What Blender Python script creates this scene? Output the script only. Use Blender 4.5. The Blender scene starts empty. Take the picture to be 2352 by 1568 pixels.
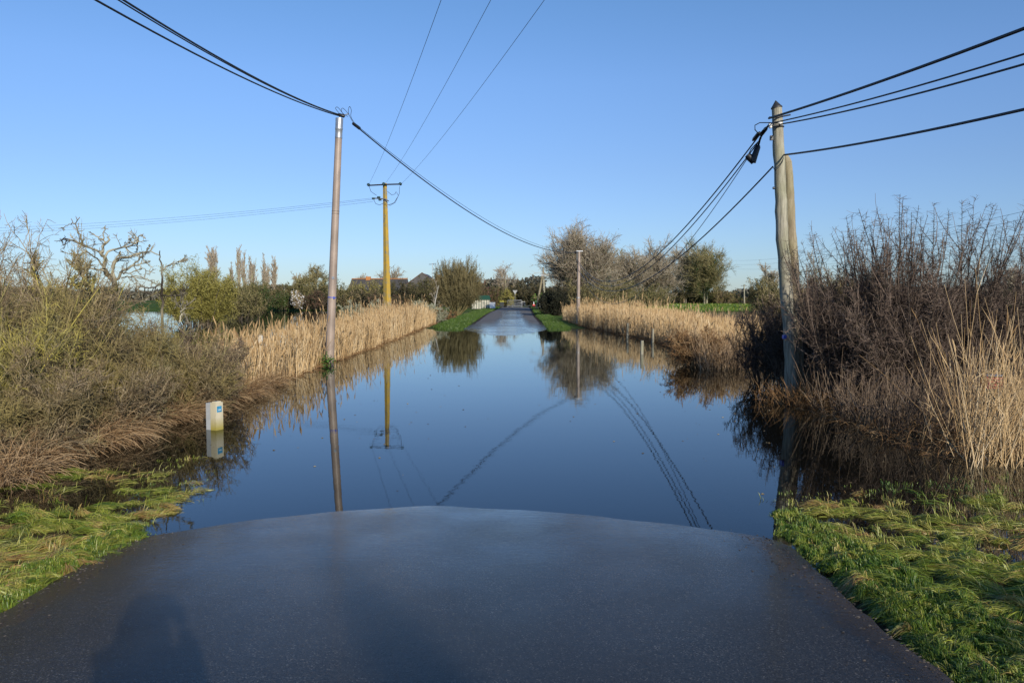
import bpy, math, random
import numpy as np
from mathutils import Vector
sc = bpy.context.scene
COL = sc.collection
# ------------------------------------------------------------------ camera, sky, sun, exposure
CAMH = 1.65
FP = 1801.0            # focal length measured on a 2352 px wide picture
PITCH = math.atan(100.0 / FP)
cam = bpy.data.cameras.new('camera'); cam.sensor_width = 36.0; cam.lens = FP / 2352 * 36
cam.clip_start = 0.05; cam.clip_end = 8000
co = bpy.data.objects.new('camera', cam); COL.objects.link(co)
co.location = (0, 0, CAMH); co.rotation_euler = (math.pi / 2 - PITCH, 0, 0); sc.camera = co
SUN_EL, SUN_AZ = math.radians(20.4), math.radians(155.8)     # azimuth clockwise from +Y
SDIR = np.array([math.sin(SUN_AZ) * math.cos(SUN_EL), math.cos(SUN_AZ) * math.cos(SUN_EL), math.sin(SUN_EL)])
w = bpy.data.worlds.new('World'); sc.world = w; w.use_nodes = True
nt = w.node_tree; bg = nt.nodes['Background']
sky = nt.nodes.new('ShaderNodeTexSky'); sky.sky_type = 'NISHITA'; sky.sun_disc = False
sky.sun_elevation = SUN_EL; sky.sun_rotation = SUN_AZ; sky.altitude = 0
sky.air_density = 1.0; sky.dust_density = 0.25; sky.ozone_density = 2.0
tcw = nt.nodes.new('ShaderNodeTexCoord'); spw = nt.nodes.new('ShaderNodeSeparateXYZ'); nt.links.new(tcw.outputs['Generated'], spw.inputs[0])
rw = nt.nodes.new('ShaderNodeValToRGB'); nt.links.new(spw.outputs[2], rw.inputs[0]); el_ = rw.color_ramp.elements   # a clear, dry winter air: bluer and less milky low down
el_.new(.5); el_.new(.7); el_.new(.8)
for e_, (p_, c_) in zip(el_, ((0.03, (.44, .56, .84)), (.155, (.54, .64, .88)), (.26, (.61, .75, 1.0)), (.38, (.57, .78, 1.0)), (.65, (.40, .62, .95)))): e_.position = p_; e_.color = (*c_, 1)
mw = nt.nodes.new('ShaderNodeMix'); mw.data_type = 'RGBA'; mw.blend_type = 'MULTIPLY'; mw.inputs[0].default_value = 1
nt.links.new(sky.outputs[0], mw.inputs[6]); nt.links.new(rw.outputs[0], mw.inputs[7]); nt.links.new(mw.outputs[2], bg.inputs[0]); bg.inputs[1].default_value = 0.15
sl = bpy.data.lights.new('sun', 'SUN'); sl.energy = 4.8; sl.angle = math.radians(0.5); sl.color = (1.0, 0.92, 0.79)
so = bpy.data.objects.new('sun', sl); COL.objects.link(so)
so.rotation_euler = Vector(SDIR).to_track_quat('Z', 'Y').to_euler(); so.location = Vector(SDIR) * 50
sc.view_settings.view_transform = 'Standard'; sc.view_settings.look = 'None'
sc.view_settings.exposure = 0.0; sc.view_settings.gamma = 1.0
sc.render.engine = 'CYCLES'
sc.cycles.max_bounces = 8; sc.cycles.transparent_max_bounces = 10; sc.cycles.caustics_reflective = False; sc.cycles.caustics_refractive = False

# ------------------------------------------------------------------ helpers
def ray(px, py):
    x = (px - 1176) / FP; y = -(py - 784) / FP
    return np.array([x, math.cos(PITCH) + y * math.sin(PITCH), -math.sin(PITCH) + y * math.cos(PITCH)])
def G(px, py, z=0.0):
    r = ray(px, py); t = (z - CAMH) / r[2]; return np.array([0, 0, CAMH]) + r * t
def at(px, py, Y):
    r = ray(px, py); t = Y / r[1]; return np.array([0, 0, CAMH]) + r * t
def proj(p):
    x, y, z = p[0], p[1], p[2] - CAMH
    f = y * math.cos(PITCH) - z * math.sin(PITCH); u = y * math.sin(PITCH) + z * math.cos(PITCH)
    return 1176 + FP * x / f, 784 - FP * u / f
def sst(a, b, x): t = np.clip((x - a) / (b - a), 0, 1); return t * t * (3 - 2 * t)
def wav(x, y, s=1.0, seed=0.0):
    v = 0
    for k in range(5):
        a = seed + k * 1.93; f = s * (1 + 0.71 * k)
        v = v + np.sin(f * (x * math.cos(a) + y * math.sin(a)) + 3.1 * k + seed) / (1 + 0.5 * k)
    return v / 2.4
def norm(v): return v / np.maximum(np.linalg.norm(v, axis=-1, keepdims=True), 1e-9)

def tag(o, label=None, cat=None, group=None, kind=None):
    if label: o['label'] = label
    if cat: o['category'] = cat
    if group: o['group'] = group
    if kind: o['kind'] = kind
    return o
def thing(name, label, cat, loc=(0, 0, 0), group=None, kind=None):
    o = bpy.data.objects.new(name, None); COL.objects.link(o); o.location = [float(c) for c in loc]; o.empty_display_size = 0.2
    return tag(o, label, cat, group, kind)

class MB:
    def __init__(s): s.v = []; s.q = []; s.t = []; s.n = 0; s.tv = []
    def add(s, V, Q=None, T=None, tone=None):
        V = np.asarray(V, float).reshape(-1, 3)
        if Q is not None and len(Q): s.q.append(np.asarray(Q, int).reshape(-1, 4) + s.n)
        if T is not None and len(T): s.t.append(np.asarray(T, int).reshape(-1, 3) + s.n)
        s.v.append(V); s.tv.append(np.full(len(V), 0.5) if tone is None else np.broadcast_to(np.asarray(tone, float), (len(V),)))
        s.n += len(V); return s
    def tubes(s, pts, rad, k=3, tone=None, cap=False):
        pts = np.asarray(pts, float)
        if pts.ndim == 2: pts = pts[None]
        N, n, _ = pts.shape
        rad = np.broadcast_to(np.asarray(rad, float), (N, n))
        T = np.empty_like(pts); T[:, 1:-1] = pts[:, 2:] - pts[:, :-2]; T[:, 0] = pts[:, 1] - pts[:, 0]; T[:, -1] = pts[:, -1] - pts[:, -2]
        T = norm(T); m = norm(T.mean(1))
        ref = np.where(np.abs(m[:, 2:3]) > 0.8, np.array([[1.0, 0.1, 0]]), np.array([[0.05, 0.02, 1.0]]))[:, None, :]
        a = norm(np.cross(T, ref)); b = np.cross(T, a)
        if k == 2:
            ph = RNG.uniform(0, math.pi, (N, 1, 1)); e = a * np.cos(ph) + b * np.sin(ph)
            V = np.stack([pts - e * rad[..., None], pts + e * rad[..., None]], 2)
        else:
            an = np.arange(k) / k * 2 * math.pi
            V = pts[:, :, None, :] + rad[..., None, None] * (a[:, :, None, :] * np.cos(an)[None, None, :, None] + b[:, :, None, :] * np.sin(an)[None, None, :, None])
        base = (np.arange(N) * n * k)[:, None, None]; i = np.arange(n - 1)[None, :, None] * k
        js = np.arange(k if k > 2 else 1)[None, None, :]; jn = (js + 1) % k
        Q = np.stack([base + i + js, base + i + jn, base + i + k + jn, base + i + k + js], -1).reshape(-1, 4)
        tn = None
        if tone is not None:
            tone = np.asarray(tone, float)
            tn = np.repeat(np.broadcast_to(tone, (N,)), n * k)
        elif N > 1: tn = np.repeat(RNG.uniform(0, 1, N), n * k)
        s.add(V.reshape(-1, 3), Q, tone=tn)
        if cap and k > 2:
            for q in range(N):
                for e, r in ((0, pts[q, 0]), (n - 1, pts[q, -1])):
                    ring = V[q, e]; c = ring.mean(0)
                    s.add(np.vstack([ring, c]), None, [[j, (j + 1) % k, k] if e else [(j + 1) % k, j, k] for j in range(k)])
        return s
    def box(s, x0, y0, z0, x1, y1, z1, R=None, o=(0, 0, 0)):
        V = np.array([[x, y, z] for x in (x0, x1) for y in (y0, y1) for z in (z0, z1)], float)
        if R is not None: V = V @ np.asarray(R).T
        V = V + np.asarray(o)
        return s.add(V, [[0, 1, 3, 2], [4, 6, 7, 5], [0, 4, 5, 1], [2, 3, 7, 6], [0, 2, 6, 4], [1, 5, 7, 3]])
    def cards(s, P, size, asp=1.6, tone=None, up=0.0):
        P = np.asarray(P, float); N = len(P)
        if N == 0: return s
        a = norm(RNG.normal(size=(N, 3)) * np.array([1, 1, 1 - up * .8])); b = norm(np.cross(a, RNG.normal(size=(N, 3))))
        sz = (np.broadcast_to(size, (N,)) * RNG.uniform(.6, 1.3, N))[:, None]
        V = np.stack([P - a * sz, P + b * sz / asp * .6, P + a * sz, P - b * sz / asp * .6], 1)
        Q = np.arange(N * 4).reshape(-1, 4)
        return s.add(V.reshape(-1, 3), Q, tone=np.repeat(RNG.uniform(0, 1, N) if tone is None else tone, 4))
    def build(s, name, m, parent=None, smooth=False):
        V = np.vstack(s.v); tv = np.concatenate(s.tv)
        q_ = parent
        while q_ is not None: V = V - np.array(q_.location); q_ = q_.parent
        Q = np.vstack(s.q) if s.q else np.zeros((0, 4), int); T = np.vstack(s.t) if s.t else np.zeros((0, 3), int)
        me = bpy.data.meshes.new(name); me.vertices.add(len(V)); me.vertices.foreach_set('co', V.astype(np.float32).ravel())
        lp = np.concatenate([Q.ravel(), T.ravel()]).astype(np.int32); me.loops.add(len(lp)); me.loops.foreach_set('vertex_index', lp)
        st = np.concatenate([np.arange(len(Q)) * 4, len(Q) * 4 + np.arange(len(T)) * 3]).astype(np.int32)
        me.polygons.add(len(st)); me.polygons.foreach_set('loop_start', st)
        at_ = me.attributes.new('tone', 'FLOAT', 'POINT'); at_.data.foreach_set('value', tv.astype(np.float32))
        me.polygons.foreach_set('use_smooth', np.full(len(st), smooth))
        me.update(calc_edges=True); me.materials.append(m)
        o = bpy.data.objects.new(name, me); COL.objects.link(o)
        if parent is not None: o.parent = parent
        return o
RNG = np.random.default_rng(7)

# ---- materials
def mat(name):
    m = bpy.data.materials.new(name); m.use_nodes = True
    return m, m.node_tree, m.node_tree.nodes['Principled BSDF']
def ramp(nt, src, cols, pos=None):
    r = nt.nodes.new('ShaderNodeValToRGB'); e = r.color_ramp.elements
    while len(e) < len(cols): e.new(0.5)
    for i, c in enumerate(cols):
        e[i].position = pos[i] if pos else i / max(1, len(cols) - 1); e[i].color = (*c, 1)
    nt.links.new(src, r.inputs[0]); return r
def noise(nt, scale, detail=4, rough=.55, vec=None, sc3=None):
    n = nt.nodes.new('ShaderNodeTexNoise'); n.inputs['Scale'].default_value = scale; n.inputs['Detail'].default_value = detail; n.inputs['Roughness'].default_value = rough
    g = nt.nodes.new('ShaderNodeNewGeometry'); src = g.outputs['Position'] if vec is None else vec
    if sc3:
        mp = nt.nodes.new('ShaderNodeMapping'); mp.inputs['Scale'].default_value = sc3; nt.links.new(src, mp.inputs[0]); src = mp.outputs[0]
    nt.links.new(src, n.inputs['Vector']); return n
def mixc(nt, fac, a, b, mode='MIX'):
    m = nt.nodes.new('ShaderNodeMix'); m.data_type = 'RGBA'; m.blend_type = mode
    for i, v in ((0, fac), (6, a), (7, b)):
        if hasattr(v, 'is_output'): nt.links.new(v, m.inputs[i])
        elif i == 0: m.inputs[0].default_value = v
        else: m.inputs[i].default_value = (*v, 1)
    return m.outputs[2]
def bump(nt, h, strength, dist, bs):
    b = nt.nodes.new('ShaderNodeBump'); b.inputs['Strength'].default_value = strength; b.inputs['Distance'].default_value = dist
    nt.links.new(h, b.inputs['Height']); nt.links.new(b.outputs[0], bs.inputs['Normal']); return b
def plain(name, c, rough=.6, metal=0, n=0.25, ns=20, bmp=0.0):
    m, t, b = mat(name); no = noise(t, ns)
    r = ramp(t, no.outputs[0], [tuple(x * (1 - n) for x in c), tuple(min(1, x * (1 + n)) for x in c)], [.3, .7])
    t.links.new(r.outputs[0], b.inputs['Base Color']); b.inputs['Roughness'].default_value = rough; b.inputs['Metallic'].default_value = metal
    if bmp: bump(t, no.outputs[0], .6, bmp, b)
    return m
def toned(name, cols, rough=.7, patch=None, pscale=1.0, transl=0.0, spec=.3, pos=None):
    m, t, b = mat(name); a = t.nodes.new('ShaderNodeAttribute'); a.attribute_name = 'tone'
    c = ramp(t, a.outputs['Fac'], cols, pos).outputs[0]
    if patch:
        no = noise(t, pscale, 3); f = ramp(t, no.outputs[0], [(0, 0, 0), (1, 1, 1)], [.45, .62]).outputs[0]
        c = mixc(t, f, c, patch)
    t.links.new(c, b.inputs['Base Color']); b.inputs['Roughness'].default_value = rough; b.inputs['Specular IOR Level'].default_value = spec
    if transl:
        tr = t.nodes.new('ShaderNodeBsdfTranslucent'); t.links.new(c, tr.inputs[0]); mx = t.nodes.new('ShaderNodeMixShader'); mx.inputs[0].default_value = transl
        t.links.new(b.outputs[0], mx.inputs[1]); t.links.new(tr.outputs[0], mx.inputs[2]); t.links.new(mx.outputs[0], t.nodes['Material Output'].inputs[0])
    return m

# ------------------------------------------------------------------ the lie of the land
XC = -0.4; RW = 2.2
def road_z(x, y):
    zl = np.where(y < 6.1, 0.045 * (6.1 - y), np.where(y < 34.5, 0, 0.005 * (y - 34.5)))
    zl = np.where(y < -2, 0.36, zl); zl = np.where(y > 80, .227 + .001 * (y - 80), zl)
    dip = -0.3 * sst(6.1, 11, y) * (1 - sst(22, 34.5, y)); dip = np.where((y > 6.1) & (y < 9), -0.045 * (y - 6.1) , dip)
    dip = np.where((y >= 9) & (y < 34.5), -.13 - .1 * sst(9, 14, y) * (1 - sst(22, 30, y)) + 0.13 * sst(26, 34.5, y), dip)
    xo = XC + .15 * sst(30, 60, y) + .8 * sst(60, 125, y)
    cr = 0.035 * np.minimum(((x - xo) / RW) ** 2, 1.6)
    return zl + dip - cr + 0.0025 * wav(x, y, 3.0, 1.0) + .003 * wav(x, y, 1.1, 4.0)
def xo_(y): return XC + .15 * sst(30, 60, y) + .8 * sst(60, 125, y)
def left_bank(y): return -4.44 - .35 * sst(25, 50, y)
def right_bank(y): return 4.15 + 1.05 * sst(12, 22, y) * (1 - sst(26, 45, y)) - .7 * sst(38, 55, y)
def ground_z(x, y):
    rz = road_z(x, y) - 0.03
    inroad = 1 - sst(RW - .05, RW + .15, np.abs(x - xo_(y)))
    verge = 0.012 + 0.02 * (6.2 - y) + .02 * wav(x, y, 4, 2)
    verge = np.where(x < 0, 0.0 + .02 * (6.2 - y) - .06 * sst(5.4, 7.0, y), verge - .03 - .05 * sst(5.2, 6.6, y) - .03 * sst(2.6, 3.6, x) * sst(4.0, 5.0, y))
    verge = np.clip(verge - .022 * sst(4.4, 5.2, y) * (1 + .8 * wav(x, y, 3.3, 7)), -.16, .22) + .012 * wav(x, y, 9, 5)
    low = -0.22 + .04 * wav(x, y, .7, 3)
    near = 1 - sst(6.4, 8.2, y + 0 * x)
    mid = low * (1 - near) + verge * near
    bl = np.exp(-((x - left_bank(y) + .7) / .8) ** 2); br = np.exp(-((x - right_bank(y) - .8) / .9) ** 2)
    mid = mid + (1 - near) * (.24 * bl + .2 * br)
    vb = sst(36, 43, y) * (1 - sst(4.0, 5.2, np.abs(x - xo_(y))))
    mid = mid * (1 - vb) + vb * (0.03 + .12 * sst(42, 60, y) + .08 * sst(60, 110, y) + .02 * wav(x, y, 2, 4))
    yl = np.where(x < 0, 97.0, 70.0)
    far = sst(yl, yl + 12, y + 2.5 * wav(x, y, .12, 6))
    mid = mid * (1 - far) + far * (.28 + .08 * wav(x, y, .1, 2) + .0012 * (y - 80))
    mid = mid * (1 - sst(3.2, 6.0, -y + 0 * x) ) + sst(3.2, 6.0, -y + 0 * x) * .3
    return mid * (1 - inroad) + (rz - 0.04) * inroad
def grid(xs, ys, zf):
    X, Y = np.meshgrid(xs, ys); V = np.stack([X, Y, zf(X, Y)], -1).reshape(-1, 3)
    nx, ny = len(xs), len(ys); i = (np.arange(ny - 1)[:, None] * nx + np.arange(nx - 1)[None]).ravel()
    return V, np.stack([i, i + 1, i + nx + 1, i + nx], -1)

# ground
m, t, b = mat('earth'); M_ground = m
n1 = noise(t, 3.0, 6); n2 = noise(t, 40, 4)
c = ramp(t, n1.outputs[0], [(.022, .015, .008), (.05, .034, .017), (.045, .05, .015)], [.35, .5, .68]).outputs[0]
c2 = mixc(t, n2.outputs[0], (.012, .009, .006), (.11, .08, .05)); c = mixc(t, .4, c, c2)
sp = t.nodes.new('ShaderNodeSeparateXYZ'); ge = t.nodes.new('ShaderNodeNewGeometry'); t.links.new(ge.outputs['Position'], sp.inputs[0])
mr = t.nodes.new('ShaderNodeMapRange'); mr.inputs[1].default_value = 36; mr.inputs[2].default_value = 46; t.links.new(sp.outputs[1], mr.inputs[0])
n3 = noise(t, .35, 5); gcol = ramp(t, n3.outputs[0], [(.05, .085, .018), (.075, .12, .025), (.13, .12, .05)], [.35, .55, .75]).outputs[0]
c = mixc(t, mr.outputs[0], c, gcol); t.links.new(c, b.inputs['Base Color']); b.inputs['Roughness'].default_value = .95; b.inputs['Specular IOR Level'].default_value = .03
bump(t, n2.outputs[0], .6, .02, b)
def ax(a, n, lim, s): u = np.linspace(-1, 1, n); return a + np.sinh(u * s) / math.sinh(s) * lim
ys = np.concatenate([np.linspace(-60, -6, 14), np.linspace(-5.5, 12, 150), np.linspace(12.3, 60, 120), np.linspace(61, 160, 100), np.geomspace(163, 5000, 40)])
xs = np.concatenate([-np.geomspace(5000, 40, 30), np.linspace(-38, -8, 40), np.linspace(-7.8, 7.8, 180), np.linspace(8, 38, 40), np.geomspace(40, 5000, 30)])
V, Q = grid(xs, ys, ground_z); tag(MB().add(V, Q).build('ground', M_ground, smooth=True), kind='structure')

# road
m, t, b = mat('wet_asphalt'); M_road = m
g = t.nodes.new('ShaderNodeNewGeometry'); sp = t.nodes.new('ShaderNodeSeparateXYZ'); t.links.new(g.outputs['Position'], sp.inputs[0])
ag = noise(t, 150, 3, .7); vo = t.nodes.new('ShaderNodeTexVoronoi'); vo.inputs['Scale'].default_value = 190; t.links.new(g.outputs['Position'], vo.inputs['Vector'])
big = noise(t, .55, 5, .6)
sepc = t.nodes.new('ShaderNodeSeparateColor'); t.links.new(vo.outputs['Color'], sepc.inputs[0])
stone = ramp(t, sepc.outputs[0], [(.010, .0095, .009), (.027, .025, .023), (.066, .06, .052), (.2, .18, .15)], [0, .55, .94, 1.0]).outputs[0]
c = mixc(t, ramp(t, big.outputs[0], [(0, 0, 0), (1, 1, 1)], [.35, .7]).outputs[0], stone, (.03, .0275, .0245)); c = mixc(t, .25, c, stone)
mr = t.nodes.new('ShaderNodeMapRange'); mr.inputs[1].default_value = 40; mr.inputs[2].default_value = 52; t.links.new(sp.outputs[1], mr.inputs[0])   # far away the road has dried
cx = t.nodes.new('ShaderNodeMath'); cx.operation = 'ABSOLUTE'; ad = t.nodes.new('ShaderNodeMath'); ad.operation = 'ADD'; ad.inputs[1].default_value = 0.0; t.links.new(sp.outputs[0], ad.inputs[0]); t.links.new(ad.outputs[0], cx.inputs[0])
dr = t.nodes.new('ShaderNodeMapRange'); dr.inputs[1].default_value = .7; dr.inputs[2].default_value = 1.3; t.links.new(cx.outputs[0], dr.inputs[0])
bn = noise(t, .3, 3, sc3=(1, .35, 1)); addn = t.nodes.new('ShaderNodeMath'); addn.operation = 'MULTIPLY_ADD'; addn.inputs[1].default_value = 1.6; addn.inputs[2].default_value = -.55
t.links.new(bn.outputs[0], addn.inputs[0]); s2 = t.nodes.new('ShaderNodeMath'); s2.operation = 'ADD'; s2.use_clamp = True; t.links.new(dr.outputs[0], s2.inputs[0]); t.links.new(addn.outputs[0], s2.inputs[1])
mr2 = t.nodes.new('ShaderNodeMapRange'); mr2.inputs[1].default_value = 75; mr2.inputs[2].default_value = 95; t.links.new(sp.outputs[1], mr2.inputs[0])
mx_ = t.nodes.new('ShaderNodeMath'); mx_.operation = 'MAXIMUM'; t.links.new(s2.outputs[0], mx_.inputs[0]); t.links.new(mr2.outputs[0], mx_.inputs[1])
dry = t.nodes.new('ShaderNodeMath'); dry.operation = 'MULTIPLY'; t.links.new(mx_.outputs[0], dry.inputs[0]); t.links.new(mr.outputs[0], dry.inputs[1])
c = mixc(t, dry.outputs[0], c, (.16, .15, .14)); au = t.nodes.new('ShaderNodeAttribute'); au.attribute_name = 'tone'; en = noise(t, 7, 5, .65); ea = t.nodes.new('ShaderNodeMath'); ea.operation = 'MULTIPLY_ADD'; ea.inputs[1].default_value = .16; t.links.new(en.outputs[0], ea.inputs[0]); t.links.new(au.outputs['Fac'], ea.inputs[2])
ed = ramp(t, ea.outputs[0], [(0, 0, 0), (1, 1, 1)], [.985, 1.05]).outputs[0]; soil = ramp(t, noise(t, 60, 4, .7).outputs[0], [(.02, .014, .009), (.06, .04, .024), (.16, .12, .08)], [.3, .6, .85]).outputs[0]; c = mixc(t, ed, c, soil)
t.links.new(c, b.inputs['Base Color'])
rr = ramp(t, big.outputs[0], [(.10,) * 3, (.2,) * 3], [.35, .65]).outputs[0]
t.links.new(mixc(t, dry.outputs[0], rr, (.85,) * 3), b.inputs['Roughness']); b.inputs['IOR'].default_value = 1.45; b.inputs['Specular IOR Level'].default_value = .1
# a film of water over the stones: smooth coat
inv = t.nodes.new('ShaderNodeMath'); inv.operation = 'SUBTRACT'; inv.inputs[0].default_value = 1; t.links.new(dry.outputs[0], inv.inputs[1])
film = ramp(t, noise(t, .8, 4, .6).outputs[0], [(.35,) * 3, (.8,) * 3], [.38, .66]).outputs[0]
cm = t.nodes.new('ShaderNodeMath'); cm.operation = 'MULTIPLY'; t.links.new(inv.outputs[0], cm.inputs[0]); 
wy = t.nodes.new('ShaderNodeMapRange'); wy.inputs[1].default_value = 3.6; wy.inputs[2].default_value = 6.2; wy.inputs[3].default_value = .26; wy.inputs[4].default_value = 1.25; t.links.new(sp.outputs[1], wy.inputs[0])   # wetter towards the flood
fw = t.nodes.new('ShaderNodeMath'); fw.operation = 'MULTIPLY'; t.links.new(film, fw.inputs[0]); t.links.new(wy.outputs[0], fw.inputs[1]); t.links.new(fw.outputs[0], cm.inputs[1])
t.links.new(cm.outputs[0], b.inputs['Coat Weight']); b.inputs['Coat Roughness'].default_value = .08; b.inputs['Coat IOR'].default_value = 1.33
hh = mixc(t, .5, ag.outputs[0], vo.outputs['Distance']); bp = bump(t, hh, .8, .0018, b)
rp = noise(t, 26, 3, .6, sc3=(.35, 1.2, 1)); b2 = t.nodes.new('ShaderNodeBump'); b2.inputs['Strength'].default_value = .7; b2.inputs['Distance'].default_value = .0035
t.links.new(rp.outputs[0], b2.inputs['Height']); t.links.new(ag.outputs[0], b2.inputs['Height']) if False else None; t.links.new(b2.outputs[0], b.inputs['Coat Normal'])
ry = np.concatenate([np.linspace(-14, 0, 20), np.linspace(.1, 14, 200), np.linspace(14.2, 60, 160), np.linspace(60.5, 121, 60)]); ru = np.linspace(-1, 1, 61)
U, Y = np.meshgrid(ru, ry); jag = (.06 * wav(Y, U * 0 + 3, 2.3, 1) + .03 * wav(Y, U * 0, 9, 2)) * np.abs(U) ** 6
X = xo_(Y) + U * (RW + jag); Z = road_z(X, Y); V = np.stack([X, Y, Z], -1).reshape(-1, 3)
nx, ny = 61, len(ry); i = (np.arange(ny - 1)[:, None] * nx + np.arange(nx - 1)[None]).ravel()
tag(MB().add(V, np.stack([i, i + 1, i + nx + 1, i + nx], -1), tone=np.abs(U).ravel()).build('road', M_road, smooth=True), kind='structure')
M_lane = plain('pale_asphalt', (.2, .185, .165), .9, ns=3)
V, Q = grid(np.linspace(-26, 30, 90), np.linspace(121.01, 127, 8), lambda x, y: np.maximum(ground_z(x, y), .26) * 0 + .42 + .01 * wav(x, y, .5, 1))
tag(MB().add(V, Q).build('side_road', M_lane, smooth=True), kind='structure')
# field right of the road, far bank left
m, t, b = mat('field_grass'); nf = noise(t, .5, 6, sc3=(.5, 1, 1)); nf2 = noise(t, 9, 4)
c = mixc(t, nf2.outputs[0], ramp(t, nf.outputs[0], [(.10, .19, .025), (.15, .25, .045), (.2, .24, .07)], [.3, .55, .8]).outputs[0], (.07, .13, .02)); t.links.new(c, b.inputs['Base Color']); b.inputs['Roughness'].default_value = 1; b.inputs['Specular IOR Level'].default_value = 0
bump(t, nf2.outputs[0], .5, .03, b)
V, Q = grid(np.linspace(9, 90, 120), np.linspace(80, 152, 60), lambda x, y: ground_z(x, y) + .06 + .0 * x); tag(MB().add(V, Q).build('field', m, smooth=True), kind='structure')

# water
m, t, b = mat('flood_water'); t.nodes.remove(b); out = t.nodes['Material Output']
gl = t.nodes.new('ShaderNodeBsdfGlossy'); gl.inputs['Roughness'].default_value = .0; gl.inputs['Color'].default_value = (.93, .98, 1, 1); tr = t.nodes.new('ShaderNodeBsdfTransparent'); tr.inputs[0].default_value = (.5, .4, .27, 1)
df = t.nodes.new('ShaderNodeBsdfDiffuse'); df.inputs[0].default_value = (.016, .014, .009, 1); mi = t.nodes.new('ShaderNodeMixShader'); mi.inputs[0].default_value = .35
t.links.new(tr.outputs[0], mi.inputs[1]); t.links.new(df.outputs[0], mi.inputs[2])
fr = t.nodes.new('ShaderNodeFresnel'); fr.inputs[0].default_value = 1.33; mx = t.nodes.new('ShaderNodeMixShader')
t.links.new(fr.outputs[0], mx.inputs[0]); t.links.new(mi.outputs[0], mx.inputs[1]); t.links.new(gl.outputs[0], mx.inputs[2]); t.links.new(mx.outputs[0], out.inputs[0])
w1 = noise(t, 7, 3, .5, sc3=(.6, 1.4, 1)); w2 = noise(t, .9, 2, .5, sc3=(.5, 1.2, 1))
b1 = t.nodes.new('ShaderNodeBump'); b1.inputs['Strength'].default_value = 1; b1.inputs['Distance'].default_value = .00032; t.links.new(w1.outputs[0], b1.inputs['Height'])
b2 = t.nodes.new('ShaderNodeBump'); b2.inputs['Strength'].default_value = 1; b2.inputs['Distance'].default_value = .0012; t.links.new(w2.outputs[0], b2.inputs['Height']); t.links.new(b1.outputs[0], b2.inputs['Normal'])
t.links.new(b2.outputs[0], gl.inputs['Normal']); M_water = m
V, Q = grid(np.array([-3000, -60, 60, 3000.]), np.array([-55, 0, 120, 400.]), lambda x, y: 0 * x); tag(MB().add(V, Q).build('water', M_water), kind='structure')
# ------------------------------------------------------------------ poles and cables
def wood(name, c1, c2, c3):
    m, t, b = mat(name); no = noise(t, 9, 5, .6, sc3=(1, 1, .12)); n2 = noise(t, 45, 4, .6, sc3=(1, 1, .08)); n3 = noise(t, 1.3, 3)
    c = ramp(t, no.outputs[0], [c1, c2, c3], [.3, .5, .72]).outputs[0]; c = mixc(t, ramp(t, n2.outputs[0], [(0, 0, 0), (.75,) * 3], [.42, .7]).outputs[0], c, tuple(x * .45 for x in c1))
    c = mixc(t, ramp(t, n3.outputs[0], [(0, 0, 0), (.5,) * 3], [.45, .7]).outputs[0], c, (c2[0] * .75, c2[1] * .85, c2[2] * .6))
    t.links.new(c, b.inputs['Base Color']); b.inputs['Roughness'].default_value = .85; bump(t, n2.outputs[0], .8, .012, b); return m
M_wood = wood('weathered_wood', (.2, .175, .12), (.36, .33, .25), (.45, .42, .33))
M_wood2 = wood('tan_wood', (.2, .14, .08), (.34, .28, .19), (.44, .38, .27))
M_steel = plain('painted_steel', (.31, .24, .19), .45, 0, .2, 2.5)
M_lich, t, b = mat('lichened_concrete'); no = noise(t, 2.2, 6, .65); c = ramp(t, no.outputs[0], [(.22, .21, .17), (.4, .27, .05), (.5, .3, .035)], [.36, .5, .7]).outputs[0]; t.links.new(c, b.inputs['Base Color']); b.inputs['Roughness'].default_value = .95
M_black = plain('black_plastic', (.012, .012, .013), .45, 0, .2); M_cable = plain('cable_sheath', (.013, .013, .015), .5, 0, .2)
M_metal = plain('galvanised_metal', (.42, .43, .44), .4, .7, .15); M_dark = plain('dark_metal', (.06, .06, .06), .5, .5, .2)
M_glass = plain('insulator_glass', (.03, .06, .06), .15, 0, .2); M_blue = plain('blue_tape', (.02, .07, .45), .5, 0, .2); M_white = plain('white_porcelain', (.75, .73, .68), .35, 0, .1)

def lathe(mb, A, B, prof, k=20, wob=0, seed=0):
    """prof: list of (t, r) along A->B"""
    A = np.asarray(A, float); B = np.asarray(B, float); ts = np.array([p[0] for p in prof]); rs = np.array([p[1] for p in prof])
    pts = A + (B - A) * ts[:, None]
    if wob: r = np.random.default_rng(seed); off = np.cumsum(r.normal(0, wob, (len(ts), 3)), 0); off[:, 2] = 0; off -= off[0]; pts = pts + off - np.linspace(0, 1, len(ts))[:, None] * off[-1]
    mb.tubes(pts[None], rs[None], k=k, cap=True); return pts

def cable_pts(A, B, via=None, n=60, sag=None):
    A = np.asarray(A, float); B = np.asarray(B, float)
    if sag is None:
        ts = np.linspace(.005, .995, 800); P = A + (B - A) * ts[:, None]; P = P[:, :]
        ok = P[:, 1] > .5; ts = ts[ok]; P = P[ok]
        best = None
        for s in np.linspace(-.5, 5, 400):
            Z = P[:, 2] - s * 4 * ts * (1 - ts); z = Z - CAMH
            f = P[:, 1] * math.cos(PITCH) - z * math.sin(PITCH); u = P[:, 1] * math.sin(PITCH) + z * math.cos(PITCH)
            d = np.min((1176 + FP * P[:, 0] / f - via[0]) ** 2 + (784 - FP * u / f - via[1]) ** 2)
            if best is None or d < best[0]: best = (d, s)
        sag = best[1]
        print('cable via', via, 'sag', round(sag, 2), 'err px', round(best[0] ** .5, 1))
    ts = np.linspace(0, 1, n); P = A + (B - A) * ts[:, None]; P[:, 2] -= sag * 4 * ts * (1 - ts); return P
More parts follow.
